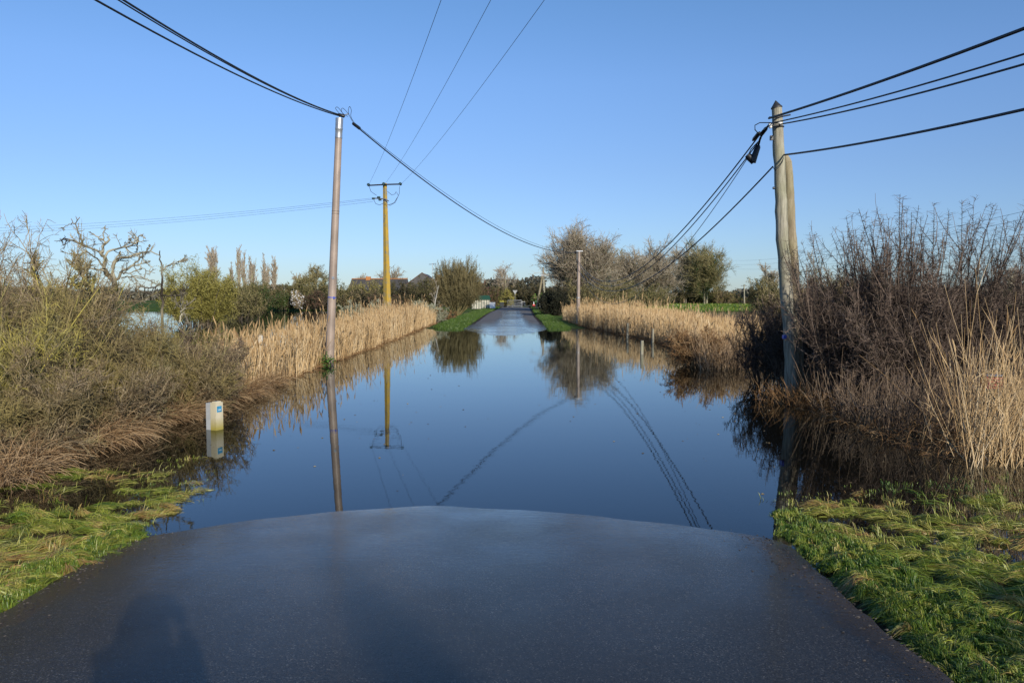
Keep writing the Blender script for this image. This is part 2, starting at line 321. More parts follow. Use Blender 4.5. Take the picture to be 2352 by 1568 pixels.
def cable(A, B, via, r, label, group=None, n=60, sag=None, mt=None, cat='cable', name='overhead_cable'):
    P = cable_pts(A, B, via, n, sag); o = MB().tubes(P[None], r, k=6).build(name, mt or M_cable, smooth=True)
    return tag(o, label, cat, group)

# --- steel pole, left bank
Y1 = 19.4
p1b = at(757, 850, Y1); p1b[2] = -.6; p1t = at(779.5, 272, Y1); d1 = p1t - at(756, 842, Y1); p1b = p1t - d1 * ((p1t[2] + .5) / d1[2])
T = thing('utility_pole', 'round grey brown steel pole leaning slightly right in the reeds on the left bank', 'utility pole', (p1b[0], p1b[1], 0))
mb = MB(); lathe(mb, p1b, p1t, [(0, .112), (.5, .096), (.925, .084)], 24); mb.build('shaft', M_steel, T, True)
mb = MB(); q = p1b + (p1t - p1b) * .925; lathe(mb, q, p1t, [(0, .084), (.02, .09), (.05, .09), (.06, .088), (.42, .088), (.44, .094), (.52, .094), (.54, .09), (1, .092)], 24); mb.build('cap', M_metal, T, True)
def rings(fr, rad, h, name, mt, T, A=p1b, B=p1t):
    mb = MB(); a = A + (B - A) * fr; d = norm(B - A); lathe(mb, a, a + d * h, [(0, rad), (1, rad)], 20); return mb.build(name, mt, T, True)
rings(.33, .104, .02, 'strap', M_blue, T); rings(.645, .0955, .006, 'strap', M_dark, T); rings(.655, .0955, .006, 'strap', M_dark, T)
mb = MB(); a = p1b + (p1t - p1b) * .33; mb.box(-.012, -.015, -.03, .012, .012, .03, o=a + np.array([.07, -.09, 0])); mb.build('tape_patch', M_blue, T)
mb = MB(); a = p1b + (p1t - p1b) * .405; mb.box(-.03, -.006, -.03, .03, .006, .03, o=a + np.array([.03, -.103, 0])); mb.build('number_plate', M_metal, T)
# clamps and loops at its head
top1 = p1t + np.array([0, 0, .03])
hk = at(786, 266, Y1)
mb = MB(); mb.tubes(np.array([[p1t + [0, 0, -.06], p1t + [.0, 0, .05], hk, at(800, 262, Y1)]]), .012, k=6); mb.build('bracket', M_metal, T, True)
cl1 = thing('cable_clamp', 'black cable clamp at the head of the steel pole, left of its wire loops', 'cable clamp', at(783, 265, Y1), 'clamps on the cables at the steel pole')
mb = MB(); lathe(mb, at(776, 263, Y1), at(792, 268, Y1), [(0, .02), (.15, .04), (.85, .042), (1, .02)], 10); mb.build('clamp_body', M_black, cl1, True)
a, b_ = at(810, 283, Y1 + .3), at(827, 296, Y1 + .7)
cl2 = thing('cable_clamp', 'black cable clamp on the descending cable just right of the steel pole head', 'cable clamp', a, 'clamps on the cables at the steel pole')
mb = MB(); lathe(mb, a, b_, [(0, .018), (.1, .04), (.9, .042), (1, .02)], 10); mb.build('clamp_body', M_black, cl2, True)
def loop(pxs, Y, r, label, group):
    P = np.array([at(x, y, Y + .1 * math.sin(i)) for i, (x, y) in enumerate(pxs)])
    tt = np.linspace(0, len(P) - 1, 40); i0 = np.clip(tt.astype(int), 0, len(P) - 2); f = (tt - i0)[:, None]
    Pm = np.vstack([P[:1] * 2 - P[1:2], P, P[-1:] * 2 - P[-2:-1]])
    a0, a1, a2, a3 = Pm[i0], Pm[i0 + 1], Pm[i0 + 2], Pm[i0 + 3]
    S = .5 * (2 * a1 + (a2 - a0) * f + (2 * a0 - 5 * a1 + 4 * a2 - a3) * f ** 2 + (3 * a1 - a0 - 3 * a2 + a3) * f ** 3)
    return tag(MB().tubes(S[None], r, k=5).build('wire_loop', M_cable, smooth=True), label, 'wire loop', group)
loop([(782, 264), (771, 250), (776, 247), (789, 262), (799, 268)], Y1, .006, 'thin black wire loop above the steel pole head, leftmost of three', 'wire loops over the steel pole head')
loop([(790, 266), (784, 254), (788, 249), (800, 262), (810, 280)], Y1, .006, 'thin black wire loop above the steel pole head, middle of three', 'wire loops over the steel pole head')
loop([(802, 266), (800, 254), (803, 245), (807, 254), (806, 268), (815, 284)], Y1, .006, 'tall thin black wire loop, rightmost of three over the steel pole head', 'wire loops over the steel pole head')

# --- far steel pole, right bank
Y2 = 47.5
p2t = at(1330, 577, Y2); p2b = at(1327.5, 746, Y2); p2b[2] = -.4
T = thing('utility_pole', 'slim grey steel pole standing in the reeds before the large bare oak', 'utility pole', (p2b[0], p2b[1], 0))
mb = MB(); lathe(mb, p2b, p2t, [(0, .115), (1, .085)], 16); mb.build('shaft', M_steel, T, True)
mb = MB(); mb.box(-.16, -.1, -.02, .22, .1, .03, o=p2t); mb.build('cap', M_metal, T)
mb = MB(); lathe(mb, at(1320, 580, Y2), at(1328, 580, Y2), [(0, .06), (1, .09)], 8); mb.build('clamp', M_black, T, True)
mb = MB(); mb.box(-.1, -.13, -.5, .0, -.02, .0, o=p2t + [-.06, 0, -.1]); mb.build('junction_box', M_dark, T)
rings(.42, .112, .05, 'strap', M_metal, T, p2b, p2t)

# --- wooden pole with its stub, right bank
Y3 = 12.7
def wpole(bx, by, tx, ty, r0, r1, name, mt, T, seed, Y=Y3, point=False):
    B = at(bx, by, Y); A0 = B.copy(); Tp = at(tx, ty, Y); d = (Tp - B); A = B - d * ((B[2] + .4) / d[2])
    mb = MB(); n = 34; pr = [(i / n, (r0 + (r1 - r0) * i / n) * (1 + .035 * math.sin(i * 2.1 + seed) + .03 * math.sin(i * .9))) for i in range(n + 1)]
    pts = lathe(mb, A, Tp, pr, 24, wob=.006, seed=seed); mb.build(name, mt, T, True); return A, Tp, pts
g0 = at(1815, 930, Y3)
T = thing('utility_pole', 'tall weathered grey wooden pole with dark pointed cap in the right foreground', 'utility pole', (g0[0], g0[1], 0))
A3, T3, pts3 = wpole(1820, 930, 1784, 246, .116, .082, 'shaft', M_wood, T, 3)
mb = MB(); lathe(mb, T3 + [0, 0, -.02], at(1781.5, 231, Y3), [(0, .088), (.12, .09), (.3, .07), (1, .004)], 20); mb.build('cap', M_dark, T, True)
mb = MB(); mb.box(-.02, -.1, -.03, .02, .0, .03, o=at(1799, 773, Y3 - .03)); mb.build('tape_patch', M_blue, T)
def bracket(px, py, name, mt, sx=.05, sy=.05, sz=.05, T=T): mb = MB(); mb.box(-sx, -sy, -sz, sx, sy, sz, o=at(px, py, Y3 - .12)); return mb.build(name, mt, T)
bracket(1772, 317, 'junction_box', M_black, .02, .03, .035)
mb = MB(); mb.tubes(np.array([[at(1766, 270, Y3 - .1), at(1785, 269, Y3 - .14), at(1800, 267, Y3 - .05), at(1815, 264, Y3)]]), .014, k=6); mb.build('bracket', M_dark, T, True)
mb = MB(); mb.tubes(np.array([[at(1766, 290, Y3 - .1), at(1785, 288, Y3 - .15), at(1800, 291, Y3 - .05)]]), .014, k=6); mb.build('bracket', M_dark, T, True)
for px, py in ((1769, 287), (1769, 292), (1789, 281), (1793, 284)): mb = MB(); lathe(mb, at(px - 3, py, Y3 - .16), at(px + 4, py, Y3 - .16), [(0, .012), (.3, .022), (.7, .022), (1, .012)], 10); mb.build('insulator', M_white, T, True)
for px, py in ((1778, 432), (1800, 366)): mb = MB(); lathe(mb, at(px - 3, py, Y3 - .05), at(px + 1, py, Y3 - .05), [(0, .02), (1, .02)], 8); mb.build('bolt', M_dark, T, True)
g0 = at(1838, 925, Y3 + .12)
T = thing('pole_stub', 'shorter tan wooden stub pole fixed to the right side of the grey wooden pole', 'pole stub', (g0[0], g0[1], 0))
A3b, T3b, _ = wpole(1836, 925, 1808, 372, .108, .075, 'shaft', M_wood2, T, 8, Y3 + .13)
mb = MB(); lathe(mb, T3b + [0, 0, -.01], at(1805, 358, Y3 + .13), [(0, .075), (.5, .06), (1, .035)], 20); mb.build('bevelled_top', M_wood2, T, True)
# splice closure hanging on the cable
T = thing('splice_closure', 'black bell shaped cable splice closure hanging left of the wooden pole head', 'cable closure', at(1735, 355, Y3 + .5))
Ys = Y3 + .5
mb = MB(); lathe(mb, at(1742, 334, Ys), at(1728, 372, Ys), [(0, .03), (.1, .045), (.6, .052), (1, .06)], 14); mb.build('sleeve', M_black, T, True)
mb = MB(); lathe(mb, at(1716, 356, Ys), at(1732, 372, Ys), [(0, .045), (.3, .06), (1, .055)], 14); mb.build('dome', M_black, T, True)
mb = MB(); mb.tubes(np.array([[at(1742, 334, Ys), at(1746, 318, Ys - .1), at(1756, 300, Ys - .3), at(1768, 285, Y3)]]), .018, k=6); mb.build('hanger', M_black, T, True)
mb = MB(); mb.tubes(np.array([[at(1718, 358, Ys), at(1725, 343, Ys), at(1742, 325, Ys), at(1758, 300, Ys)]]), .008, k=5); mb.build('lead', M_black, T, True)
for (x0, y0, x1, y1), lb in (((1729, 323, 1745, 304), 'lower'), ((1747, 312, 1762, 292), 'upper')):
    T = thing('cable_clamp', f'{lb} of two black cable clamps left of the wooden pole head', 'cable clamp', at(x0, y0, Ys), 'clamps on the cables at the wooden pole')
    mb = MB(); lathe(mb, at(x0, y0, Ys), at(x1, y1, Ys - .3), [(0, .014), (.2, .03), (.8, .032), (1, .016)], 10); mb.build('clamp_body', M_black, T, True)
tag(MB().tubes(np.array([[at(1790, 283, Y3 - .15), at(1765, 282, Y3 - .1), at(1745, 282, Y3), at(1734, 288, Y3), at(1734, 298, Y3), at(1745, 310, Y3 + .2)]]), .008, k=5).build('wire_loop', M_cable, smooth=True), 'black wire loop bulging left from the wooden pole head', 'wire loop')

# --- concrete pole with crossarm
Y4 = 68.0
t4 = at(884, 421, Y4); b4 = at(890, 727, Y4); b4[2] = -.4
T = thing('concrete_pole', 'tapered concrete pole covered in yellow lichen with a crossarm on top', 'utility pole', (b4[0], b4[1], 0))
mb = MB(); d = norm(t4 - b4); pts = np.array([b4 + (t4 - b4) * u for u in np.linspace(0, 1, 12)]); mb.tubes(pts[None], np.linspace(.34, .17, 12)[None], k=4, cap=True); mb.build('shaft', M_lich, T)
mb = MB(); mb.tubes(np.array([[at(847, 426, Y4 - .25), at(884, 424, Y4 - .25), at(921, 423, Y4 - .25)]]), .06, k=4, cap=True); mb.build('crossarm', M_dark, T)
for px, py in ((847, 425), (882, 423), (920, 423)):
    mb = MB(); c = at(px, py, Y4 - .35)
    for k in range(3): lathe(mb, c + [0, -.12 * k - .05, 0], c + [0, -.12 * k + .03, 0], [(0, .1), (.5, .13), (1, .06)], 10)
    mb.build('insulator', M_glass, T, True)
mb = MB(); mb.tubes(np.array([[at(856, 455, Y4 - .3), at(884, 457, Y4 - .3), at(893, 462, Y4 - .3)]]), .05, k=4, cap=True); mb.build('lower_bracket', M_metal, T)
for px, py in ((858, 456), (873, 459), (870, 453)):
    mb = MB(); c = at(px, py, Y4 - .35); lathe(mb, c + [-.14, 0, 0], c + [.14, 0, 0], [(0, .06), (.3, .1), (.5, .05), (.7, .1), (1, .05)], 10); mb.build('insulator', M_glass, T, True)
mb = MB()
for PX in ([(848, 428), (852, 440), (865, 449)], [(858, 458), (863, 468), (872, 471), (882, 466)], [(890, 440), (900, 448), (907, 446), (910, 440)], [(918, 428), (917, 445), (908, 465), (896, 472), (884, 468)], [(911, 442), (915, 450), (905, 466), (892, 471)]):
    mb.tubes(np.array([[at(x, y, Y4 - .3) for x, y in PX]]), .018, k=4)
mb.build('jumper_wires', M_cable, T, True)

# --- braced far pole
Y5 = 100.0
T = thing('utility_pole', 'distant brown wooden pole propped by a slanting brace at the road end', 'utility pole', tuple(at(1250, 706, Y5) * [1, 1, 0]))
a = at(1251, 704, Y5); a[2] = 0; mb = MB(); lathe(mb, a, at(1247.5, 613, Y5), [(0, .15), (1, .11)], 10); mb.build('shaft', M_wood, T, True)
a = at(1232, 704, Y5); a[2] = .1; mb = MB(); lathe(mb, a, at(1246, 630, Y5 - .2), [(0, .15), (1, .11)], 10); mb.build('brace', M_wood2, T, True)
mb = MB(); mb.box(-.2, -.2, -.1, .2, .0, .1, o=at(1246.5, 632, Y5 - .2)); mb.build('clamp', M_metal, T)
a = at(1710, 684, 150.); a[2] = .2; T = thing('utility_pole', 'tiny grey pole far off across the green field on the right', 'utility pole', a)
mb = MB(); lathe(mb, a, at(1709, 653, 150.), [(0, .15), (1, .1)], 8); mb.build('shaft', M_wood, T, True)
mb = MB(); mb.box(-.6, -.05, -.05, .6, .05, .05, o=at(1709, 656, 150.)); mb.build('crossarm', M_dark, T)

# --- cables
h1 = at(783, 266, Y1); h2 = at(1322, 580, Y2)
cable(at(812, 285, Y1 + .3), h2, (1000, 434), .016, 'thick black cable sagging from the steel pole to the far steel pole', 'cables between the two steel poles')
cable(at(812, 282, Y1 + .3), h2 + [0, 0, .03], (1000, 428), .006, 'thinner upper wire sagging between the two steel poles', 'cables between the two steel poles')
for A, via, bx, r, lb in ((at(777, 264, Y1), (270, 0), -4.95, .009, 'upper middle of the three cables from the steel pole to the top left corner'),
                          (at(778, 263, Y1), (282, 0), -4.9, .013, 'uppermost of the three cables from the steel pole to the top left corner'),
                          (at(777, 266, Y1), (217, 0), -4.97, .013, 'lowest of the three cables from the steel pole to the top left corner')):
    # the line is followed at the height where the cable leaves the picture
    ex = at(via[0], via[1], 9.0); ux = A[0] + (ex[0] - A[0]) * (A[1] + 14) / (A[1] - 9.0)
    cable(A, np.array([ux, -14, A[2] + .1]), via, r, lb, 'cables from the steel pole towards the left')
W0 = at(1768, 283, Y3)
cable(at(1752, 300, Y3 + .2), at(1326, 596, Y2), (1480, 610), .013, 'uppermost of the three black cables sagging from the wooden pole to the far pole', 'cables from the wooden pole to the far steel pole')
cable(at(1748, 318, Y3 + .5), at(1326, 600, Y2), (1500, 608), .011, 'middle of the three black cables sagging from the wooden pole to the far pole', 'cables from the wooden pole to the far steel pole')
cable(at(1718, 362, Y3 + .7), at(1327, 612, Y2), (1540, 607), .007, 'thin black cable sagging left from the hanging splice closure', 'cables from the wooden pole to the far steel pole')
cable(at(1775, 383, Y3), at(1328, 620, Y2), (1500, 634), .013, 'lowest black cable sagging from the middle of the wooden pole to the far pole', 'cables from the wooden pole to the far steel pole')
for (ax_, ay_), via, r, lb in (((1766, 272), (2352, 66), .017, 'thickest topmost cable running from the wooden pole to the upper right edge'),
                      ((1768, 284), (2352, 126), .010, 'second cable from the top running right from the wooden pole'),
                      ((1790, 286), (2352, 148), .011, 'third cable from the top running right from the wooden pole'),
                      ((1801, 356), (2352, 252), .015, 'lowest thick cable running right from the top of the stub pole')):
    A = at(ax_, ay_, Y3 - .1); ex = at(via[0], via[1], 7.2); k = (A[1] + 16) / (A[1] - 7.2)
    cable(A, np.array([A[0] + (ex[0] - A[0]) * k, -16, A[2] + .4]), via, r, lb, 'cables from the wooden pole towards the right')
tag(MB().tubes(np.array([[at(1775, 383, Y3), at(1780, 392, Y3 - .12), at(1789, 384, Y3 - .14), at(1797, 372, Y3 - .12), at(1801, 357, Y3 - .05)]]), .006, k=5).build('wire_loop', M_cable, smooth=True), 'thin wire wrapped round the front of the wooden pole below its head', 'wire loop')
for px, vx, lb in ((847, 1013, 'left'), (883, 1127, 'middle'), (920, 1250, 'right')):
    A = at(px, 424, Y4 - .5); ex = at(vx, 0, 22.0); k = (A[1] + 30) / (A[1] - 22)
    cable(A, np.array([A[0] + (ex[0] - A[0]) * k, -30, A[2]]), (vx, 0), .008, f'{lb} of three thin power lines rising from the crossarm pole to the top edge', 'power lines from the crossarm pole to the top', mt=M_metal if 0 else M_cable, cat='power line', name='power_line')
for i, (ay_, vy, lb) in enumerate(((455, 524, 'upper'), (458, 529, 'middle'), (463, 533, 'lower'))):
    cable(at(857, ay_, Y4 - .3), np.array([-80, 92. + i, 9.6 - .3 * i]), (300, vy - 17 + i), .009, f'{lb} of three faint wires running left from the crossarm pole', 'faint wires left of the crossarm pole', cat='power line', name='power_line')
for i, (ry_, vx, vy, lb) in enumerate(((428, 1900, 578, 'upper'), (446, 1900, 590, 'middle'), (484, 1900, 607, 'lower'))):
    A = at(2352, ry_, 53.); B = at(1660, 597 + 9 * i, 190.); cable(A + (A - B) * .35, B, (vx, vy), .011, f'{lb} of three thin power lines crossing behind the thorn bush', 'power lines behind the thorn bush', cat='power line', name='power_line')

# --- cream marker post
M_cream, t, b = mat('cream_paint'); no = noise(t, 12, 5, .6, sc3=(1, 1, .3)); g = t.nodes.new('ShaderNodeNewGeometry'); sp = t.nodes.new('ShaderNodeSeparateXYZ'); t.links.new(g.outputs[0], sp.inputs[0])
mr = t.nodes.new('ShaderNodeMapRange'); mr.inputs[1].default_value = .16; mr.inputs[2].default_value = .02; t.links.new(sp.outputs[2], mr.inputs[0])
c = mixc(t, ramp(t, no.outputs[0], [(0, 0, 0), (.6,) * 3], [.45, .75]).outputs[0], (.6, .54, .39), (.38, .34, .2)); c = mixc(t, mr.outputs[0], c, (.36, .3, .07)); t.links.new(c, b.inputs['Base Color']); b.inputs['Roughness'].default_value = .55
M_greyp = plain('pale_grey_plastic', (.4, .42, .43), .5, 0, .15, 8)
c0 = G(489, 988)
T = thing('marker_post', 'short cream and grey marker post with blue label standing in the flood water', 'marker post', (c0[0], c0[1], 0)); s_ = 1.0 / 1801 * c0[1]
an = math.radians(-25); R = np.array([[math.cos(an), -math.sin(an), 0], [math.sin(an), math.cos(an), 0], [0, 0, 1]])
H_ = (988 - 924) * s_; oo = (c0[0] + .03, c0[1] + .06, 0)
mb = MB(); mb.box(-.045, -.06, -.2, .045, .06, H_, R, oo).box(-.03, -.045, H_, .03, .045, H_ + .012, R, oo); mb.build('cream_slab', M_cream, T)
mb = MB(); mb.box(-.125, -.055, -.2, -.05, .05, H_ - .008, R, oo); mb.build('grey_slab', M_greyp, T)
mb = MB(); mb.box(-.05, -.05, H_ - .03, -.045, .05, H_ + .004, R, oo); mb.build('dark_joint', M_dark, T)
mb = MB(); mb.box(.045, -.04, H_ - .12, .0485, .035, H_ - .045, R, oo); mb.build('blue_label', plain('label_blue', (.05, .28, .48), .4, 0, .25, 30), T)
mb = MB(); mb.box(.0486, -.025, H_ - .1, .0495, .02, H_ - .085, R, oo); mb.build('label_line', plain('label_pale', (.5, .6, .65), .5), T)
# --- leaning stake in the left reeds and posts in the right reeds
a = at(592, 850, 17.5); a[2] = -.1; T = thing('fence_stake', 'pale barkless wooden stake leaning right before the left reed bed', 'stake', a * [1, 1, 0]); mb = MB(); lathe(mb, a, at(599, 770, 17.5), [(i / 8, .05 + .006 * math.sin(i * 2)) for i in range(9)], 10, wob=.01, seed=2); mb.build('shaft', plain('pale_stake', (.5, .45, .36), .8, 0, .3, 9, .01), T, True)
for px, y0, y1, lb in ((1441, 770, 742, 'left'), (1499, 782, 755, 'middle'), (1474, 808, 782, 'lowest')):
    Yp = G(px, y0 + 6)[1]; a = at(px, y0, Yp); a[2] = -.1; T = thing('fence_post', f'{lb} of three small grey fence posts at the edge of the right reed bed', 'fence post', a * [1, 1, 0], 'small posts in the right reeds'); mb = MB(); lathe(mb, a, at(px + 1, y1, Yp), [(0, .05), (1, .045)], 8); mb.build('shaft', M_wood, T, True)

# --- the far end of the road: barrier, bins, shed, signs, houses
def railing(T, c, W, H, R, name='frame'):
    mb = MB(); n = 6
    P = [(-W / 2, 0, .0), (-W / 2, 0, H - .1), (-W / 2 + .1, 0, H), (W / 2 - .1, 0, H), (W / 2, 0, H - .1), (W / 2, 0, .0)]
    tr_ = lambda L: np.array([np.array(p) @ R.T + c for p in L])
    mb.tubes(tr_(P)[None], .028, k=6); mb.tubes(tr_([(-W / 2, 0, .18), (W / 2, 0, .18)])[None], .025, k=6); mb.build('frame', M_metal, T, True)
    mb = MB()
    for i in range(14): x = -W / 2 + W * (i + 1) / 15; mb.tubes(tr_([(x, 0, .18), (x, 0, H)])[None], .012, k=5)
    mb.build('bars', M_metal, T, True)
    for x in (-W / 2 + .15, W / 2 - .15): MB().tubes(tr_([(x, -.3, .02), (x, 0, .1), (x, .3, .02)])[None], .022, k=6).build('foot', M_metal, T, True)
c = at(1182, 706, 112.); c[2] = .27; T = thing('crowd_barrier', 'galvanised crowd control barrier standing across the road end', 'barrier', c, 'metal barriers at the road end'); railing(T, c, 2.1, 1.05, np.eye(3))
c = at(1190, 706, 115.); c[2] = .3; T = thing('crowd_barrier', 'metal barrier lying askew behind the upright one', 'barrier', c, 'metal barriers at the road end')
a_ = math.radians(-14); R1 = np.array([[math.cos(a_), 0, math.sin(a_)], [0, 1, 0], [-math.sin(a_), 0, math.cos(a_)]]); a2 = math.radians(70); R2 = np.array([[1, 0, 0], [0, math.cos(a2), -math.sin(a2)], [0, math.sin(a2), math.cos(a2)]]); railing(T, c + [.1, 0, .25], 2.1, 1.0, R1 @ R2)
M_green = plain('dark_green_sheet', (.02, .075, .04), .6, 0, .2); M_creamw = plain('cream_boards', (.68, .62, .5), .7, 0, .12); M_whitep = plain('white_panel', (.82, .82, .8), .5, 0, .05)
YS = 104.; c = at(1104, 704, YS); c[2] = .2
T = thing('garden_shed', 'small shed with dark green roof and cream slatted wall by the road end', 'shed', c)
mb = MB()
for i in range(11): x = -1.2 + 2.4 * (i + .5) / 11; mb.box(x - .06, -.02, 0, x + .06, .02, 1.25, o=c)
mb.build('slats', M_creamw, T); mb = MB().box(-1.2, .04, 0, 1.2, 1.6, 1.25, o=c); mb.build('wall', M_green, T)
mb = MB(); mb.add(np.array([[-1.15, -.15, 1.2], [1.3, -.15, 1.2], [1.15, .8, 1.7], [-1.0, .8, 1.7], [-1.15, 1.75, 1.2], [1.3, 1.75, 1.2], [-1.15, -.15, 1.27], [1.3, -.15, 1.27], [1.15, .8, 1.78], [-1.0, .8, 1.78], [-1.15, 1.75, 1.27], [1.3, 1.75, 1.27]]) + c, [[6, 7, 8, 9], [9, 8, 11, 10], [0, 3, 2, 1], [3, 4, 5, 2], [0, 1, 7, 6], [4, 10, 11, 5]]); mb.build('roof', M_green, T)
c = at(1131, 703, 103.); c[2] = .25; T = thing('meter_cabinet', 'white utility cabinet beside the green roofed shed', 'cabinet', c); MB().box(-.36, -.15, 0, .36, .2, .78, o=c).build('body', M_whitep, T); MB().box(-.38, -.17, .78, .38, .22, .83, o=c).build('lid', M_whitep, T); MB().box(-.3, -.156, .08, .3, -.152, .7, o=c).build('door', plain('white_door', (.78, .79, .8), .5, 0, .04), T)
c = at(1153, 703, 113.); c[2] = .3; T = thing('wheelie_bin', 'dark wheeled bin with bright yellow lid left of the barrier', 'bin', c)
mb = MB(); mb.add(np.array([[-.24, -.25, .05], [.24, -.25, .05], [.24, .25, .05], [-.24, .25, .05], [-.3, -.32, .8], [.3, -.32, .8], [.3, .32, .8], [-.3, .32, .8]]) + c, [[0, 3, 2, 1], [0, 1, 5, 4], [1, 2, 6, 5], [2, 3, 7, 6], [3, 0, 4, 7]]); mb.build('body', plain('bin_body', (.03, .035, .035), .5), T); MB().box(-.33, -.36, .8, .33, .36, .87, o=c).build('lid', plain('yellow_lid', (.6, .55, .05), .5), T)
for sx in (-.22, .22): mb = MB(); lathe(mb, c + [sx - .03, .28, .08], c + [sx + .03, .28, .08], [(0, .09), (1, .09)], 10); mb.build('wheel', M_black, T, True)
c = at(1183, 671, 121.); T = thing('yield_sign', 'back of a pale inverted triangle road sign beyond the barrier', 'road sign', (c[0], c[1], .3))
mb = MB(); s3 = .38; mb.add(np.array([[-s3, 0, .3], [s3, 0, .3], [0, 0, -.36], [-s3, .02, .3], [s3, .02, .3], [0, .02, -.36]]) + c, [[0, 1, 4, 3], [1, 2, 5, 4], [2, 0, 3, 5]], [[0, 2, 1], [3, 4, 5]]); mb.build('plate', plain('sign_back', (.3, .3, .29), .6, .1), T); MB().tubes(np.array([[c * [1, 1, 0] + [0, .05, .3], c + [0, .05, .25]]]), .03, k=6).build('post', M_metal, T)
c = at(1226, 703, 108.); c[2] = .26; T = thing('traffic_marker', 'small red marker block with white post near the leaning pole brace', 'marker', c)
mb = MB(); mb.add(np.array([[-.24, -.15, 0], [.24, -.15, 0], [.24, .15, 0], [-.24, .15, 0], [-.15, -.1, .5], [.15, -.1, .5], [.15, .1, .5], [-.15, .1, .5]]) + c, [[0, 3, 2, 1], [0, 1, 5, 4], [1, 2, 6, 5], [2, 3, 7, 6], [3, 0, 4, 7], [4, 5, 6, 7]]); mb.build('block', plain('red_plastic', (.6, .05, .03), .5), T); mb = MB(); lathe(mb, c + [0, 0, .5], c + [0, 0, .85], [(0, .06), (1, .05)], 8); mb.build('post', M_whitep, T, True)
c = at(1238, 703, 106.); c[2] = .2; T = thing('post_box', 'low flat green box on a white post right of the red marker', 'post box', c); MB().box(-.5, -.2, .95, .55, .25, 1.05, o=c).build('green_top', plain('green_lid', (.02, .16, .07), .6), T); MB().box(-.07, -.07, 0, .07, .07, .95, o=c + [.12, 0, 0]).build('post', M_whitep, T)
M_slate = plain('slate_roof', (.075, .068, .062), .6, 0, .2, 4); M_tile = plain('orange_tile', (.42, .17, .05), .8, 0, .25, 8); M_render = plain('rendered_wall', (.42, .38, .32), .9, 0, .1, 2); M_pane = plain('window_glass', (.03, .035, .04), .1, 0, .1)
def house(xl, xr, yr, Y, label, chim, gable=False, eave=2.8):
    A = at(xl, yr, Y); B = at(xr, yr, Y); W = B[0] - A[0]; zr = A[2]; cx_ = (A[0] + B[0]) / 2; T = thing('house', label, 'house', (cx_, Y, .3)); o = np.array([cx_, Y, 0])
    if not gable:
        MB().box(-W / 2 + .3, .2, .2, W / 2 - .3, 8, eave, o=o).build('wall', M_render, T)
        mb = MB(); y0, ym, y1 = -.2, 4.1, 8.4
        mb.add(np.array([[-W / 2, y0, eave - .1], [W / 2, y0, eave - .1], [W / 2, ym, zr], [-W / 2, ym, zr], [-W / 2, y1, eave - .1], [W / 2, y1, eave - .1]]) + o, [[0, 1, 2, 3], [3, 2, 5, 4], [0, 4, 5, 1]], [[0, 3, 4], [1, 5, 2]]); rf = mb.build('roof', M_slate, T)
        MB().box(-W / 2, ym - .15, zr - .03, W / 2, ym + .15, zr + .09, o=o).build('ridge_tiles', M_tile, rf)
        for k in range(3): x = -W / 2 + W * (k + .7) / 3.5; wn = MB().box(x - .5, .17, 1.2, x + .5, .21, 2.2, o=o).build('window', M_whitep, T); MB().box(x - .42, .15, 1.28, x + .42, .172, 2.12, o=o).build('pane', M_pane, wn)
    else:
        MB().box(-W / 2 + .3, 0, .2, W / 2 - .3, 9, eave, o=o).build('wall', M_render, T)
        mb = MB(); mb.add(np.array([[-W / 2, -.3, eave - .1], [W / 2, -.3, eave - .1], [0, -.3, zr], [-W / 2, 9.3, eave - .1], [W / 2, 9.3, eave - .1], [0, 9.3, zr]]) + o, [[0, 2, 5, 3], [2, 1, 4, 5], [0, 3, 4, 1]], [[0, 1, 2], [3, 5, 4]]); rf = mb.build('roof', M_slate, T)
        mb = MB().tubes(np.array([[o + [-W / 2, -.34, eave - .1], o + [0, -.34, zr + .05], o + [W / 2, -.34, eave - .1]]]), .07, k=4); mb.build('verge_tiles', plain('brown_tile', (.16, .09, .06), .8), rf)
    if chim: MB().box(-.45, -.35, -.6, .45, .35, .42, o=at(chim[0], chim[1], Y + 4)).build('chimney', M_tile, rf)
    return T
house(798, 930, 639, 152, 'long low house with dark slate roof and orange chimney behind the hedge', (846, 640))
house(918, 1022, 627, 132, 'gabled house with steep dark roof left of the fan shaped willow', (1007, 637), True, 3.2)
c = at(993, 650, 130.); T = thing('television_aerial', 'thin rooftop television aerial above the gabled house', 'aerial', c); mb = MB(); mb.tubes(np.array([[c, at(993, 604, 130.)]]), .035, k=5); mb.build('mast', M_metal, T)
mb = MB(); a = at(986, 607, 130.); bq = at(1001, 606, 130.); mb.tubes(np.array([[a, bq]]), .03, k=4)
for k in range(6): p = a + (bq - a) * (k / 5); mb.tubes(np.array([[p + [0, -.3, -.12 ], p + [0, .3, .12]]]), .02, k=4)
mb.build('elements', M_metal, T)
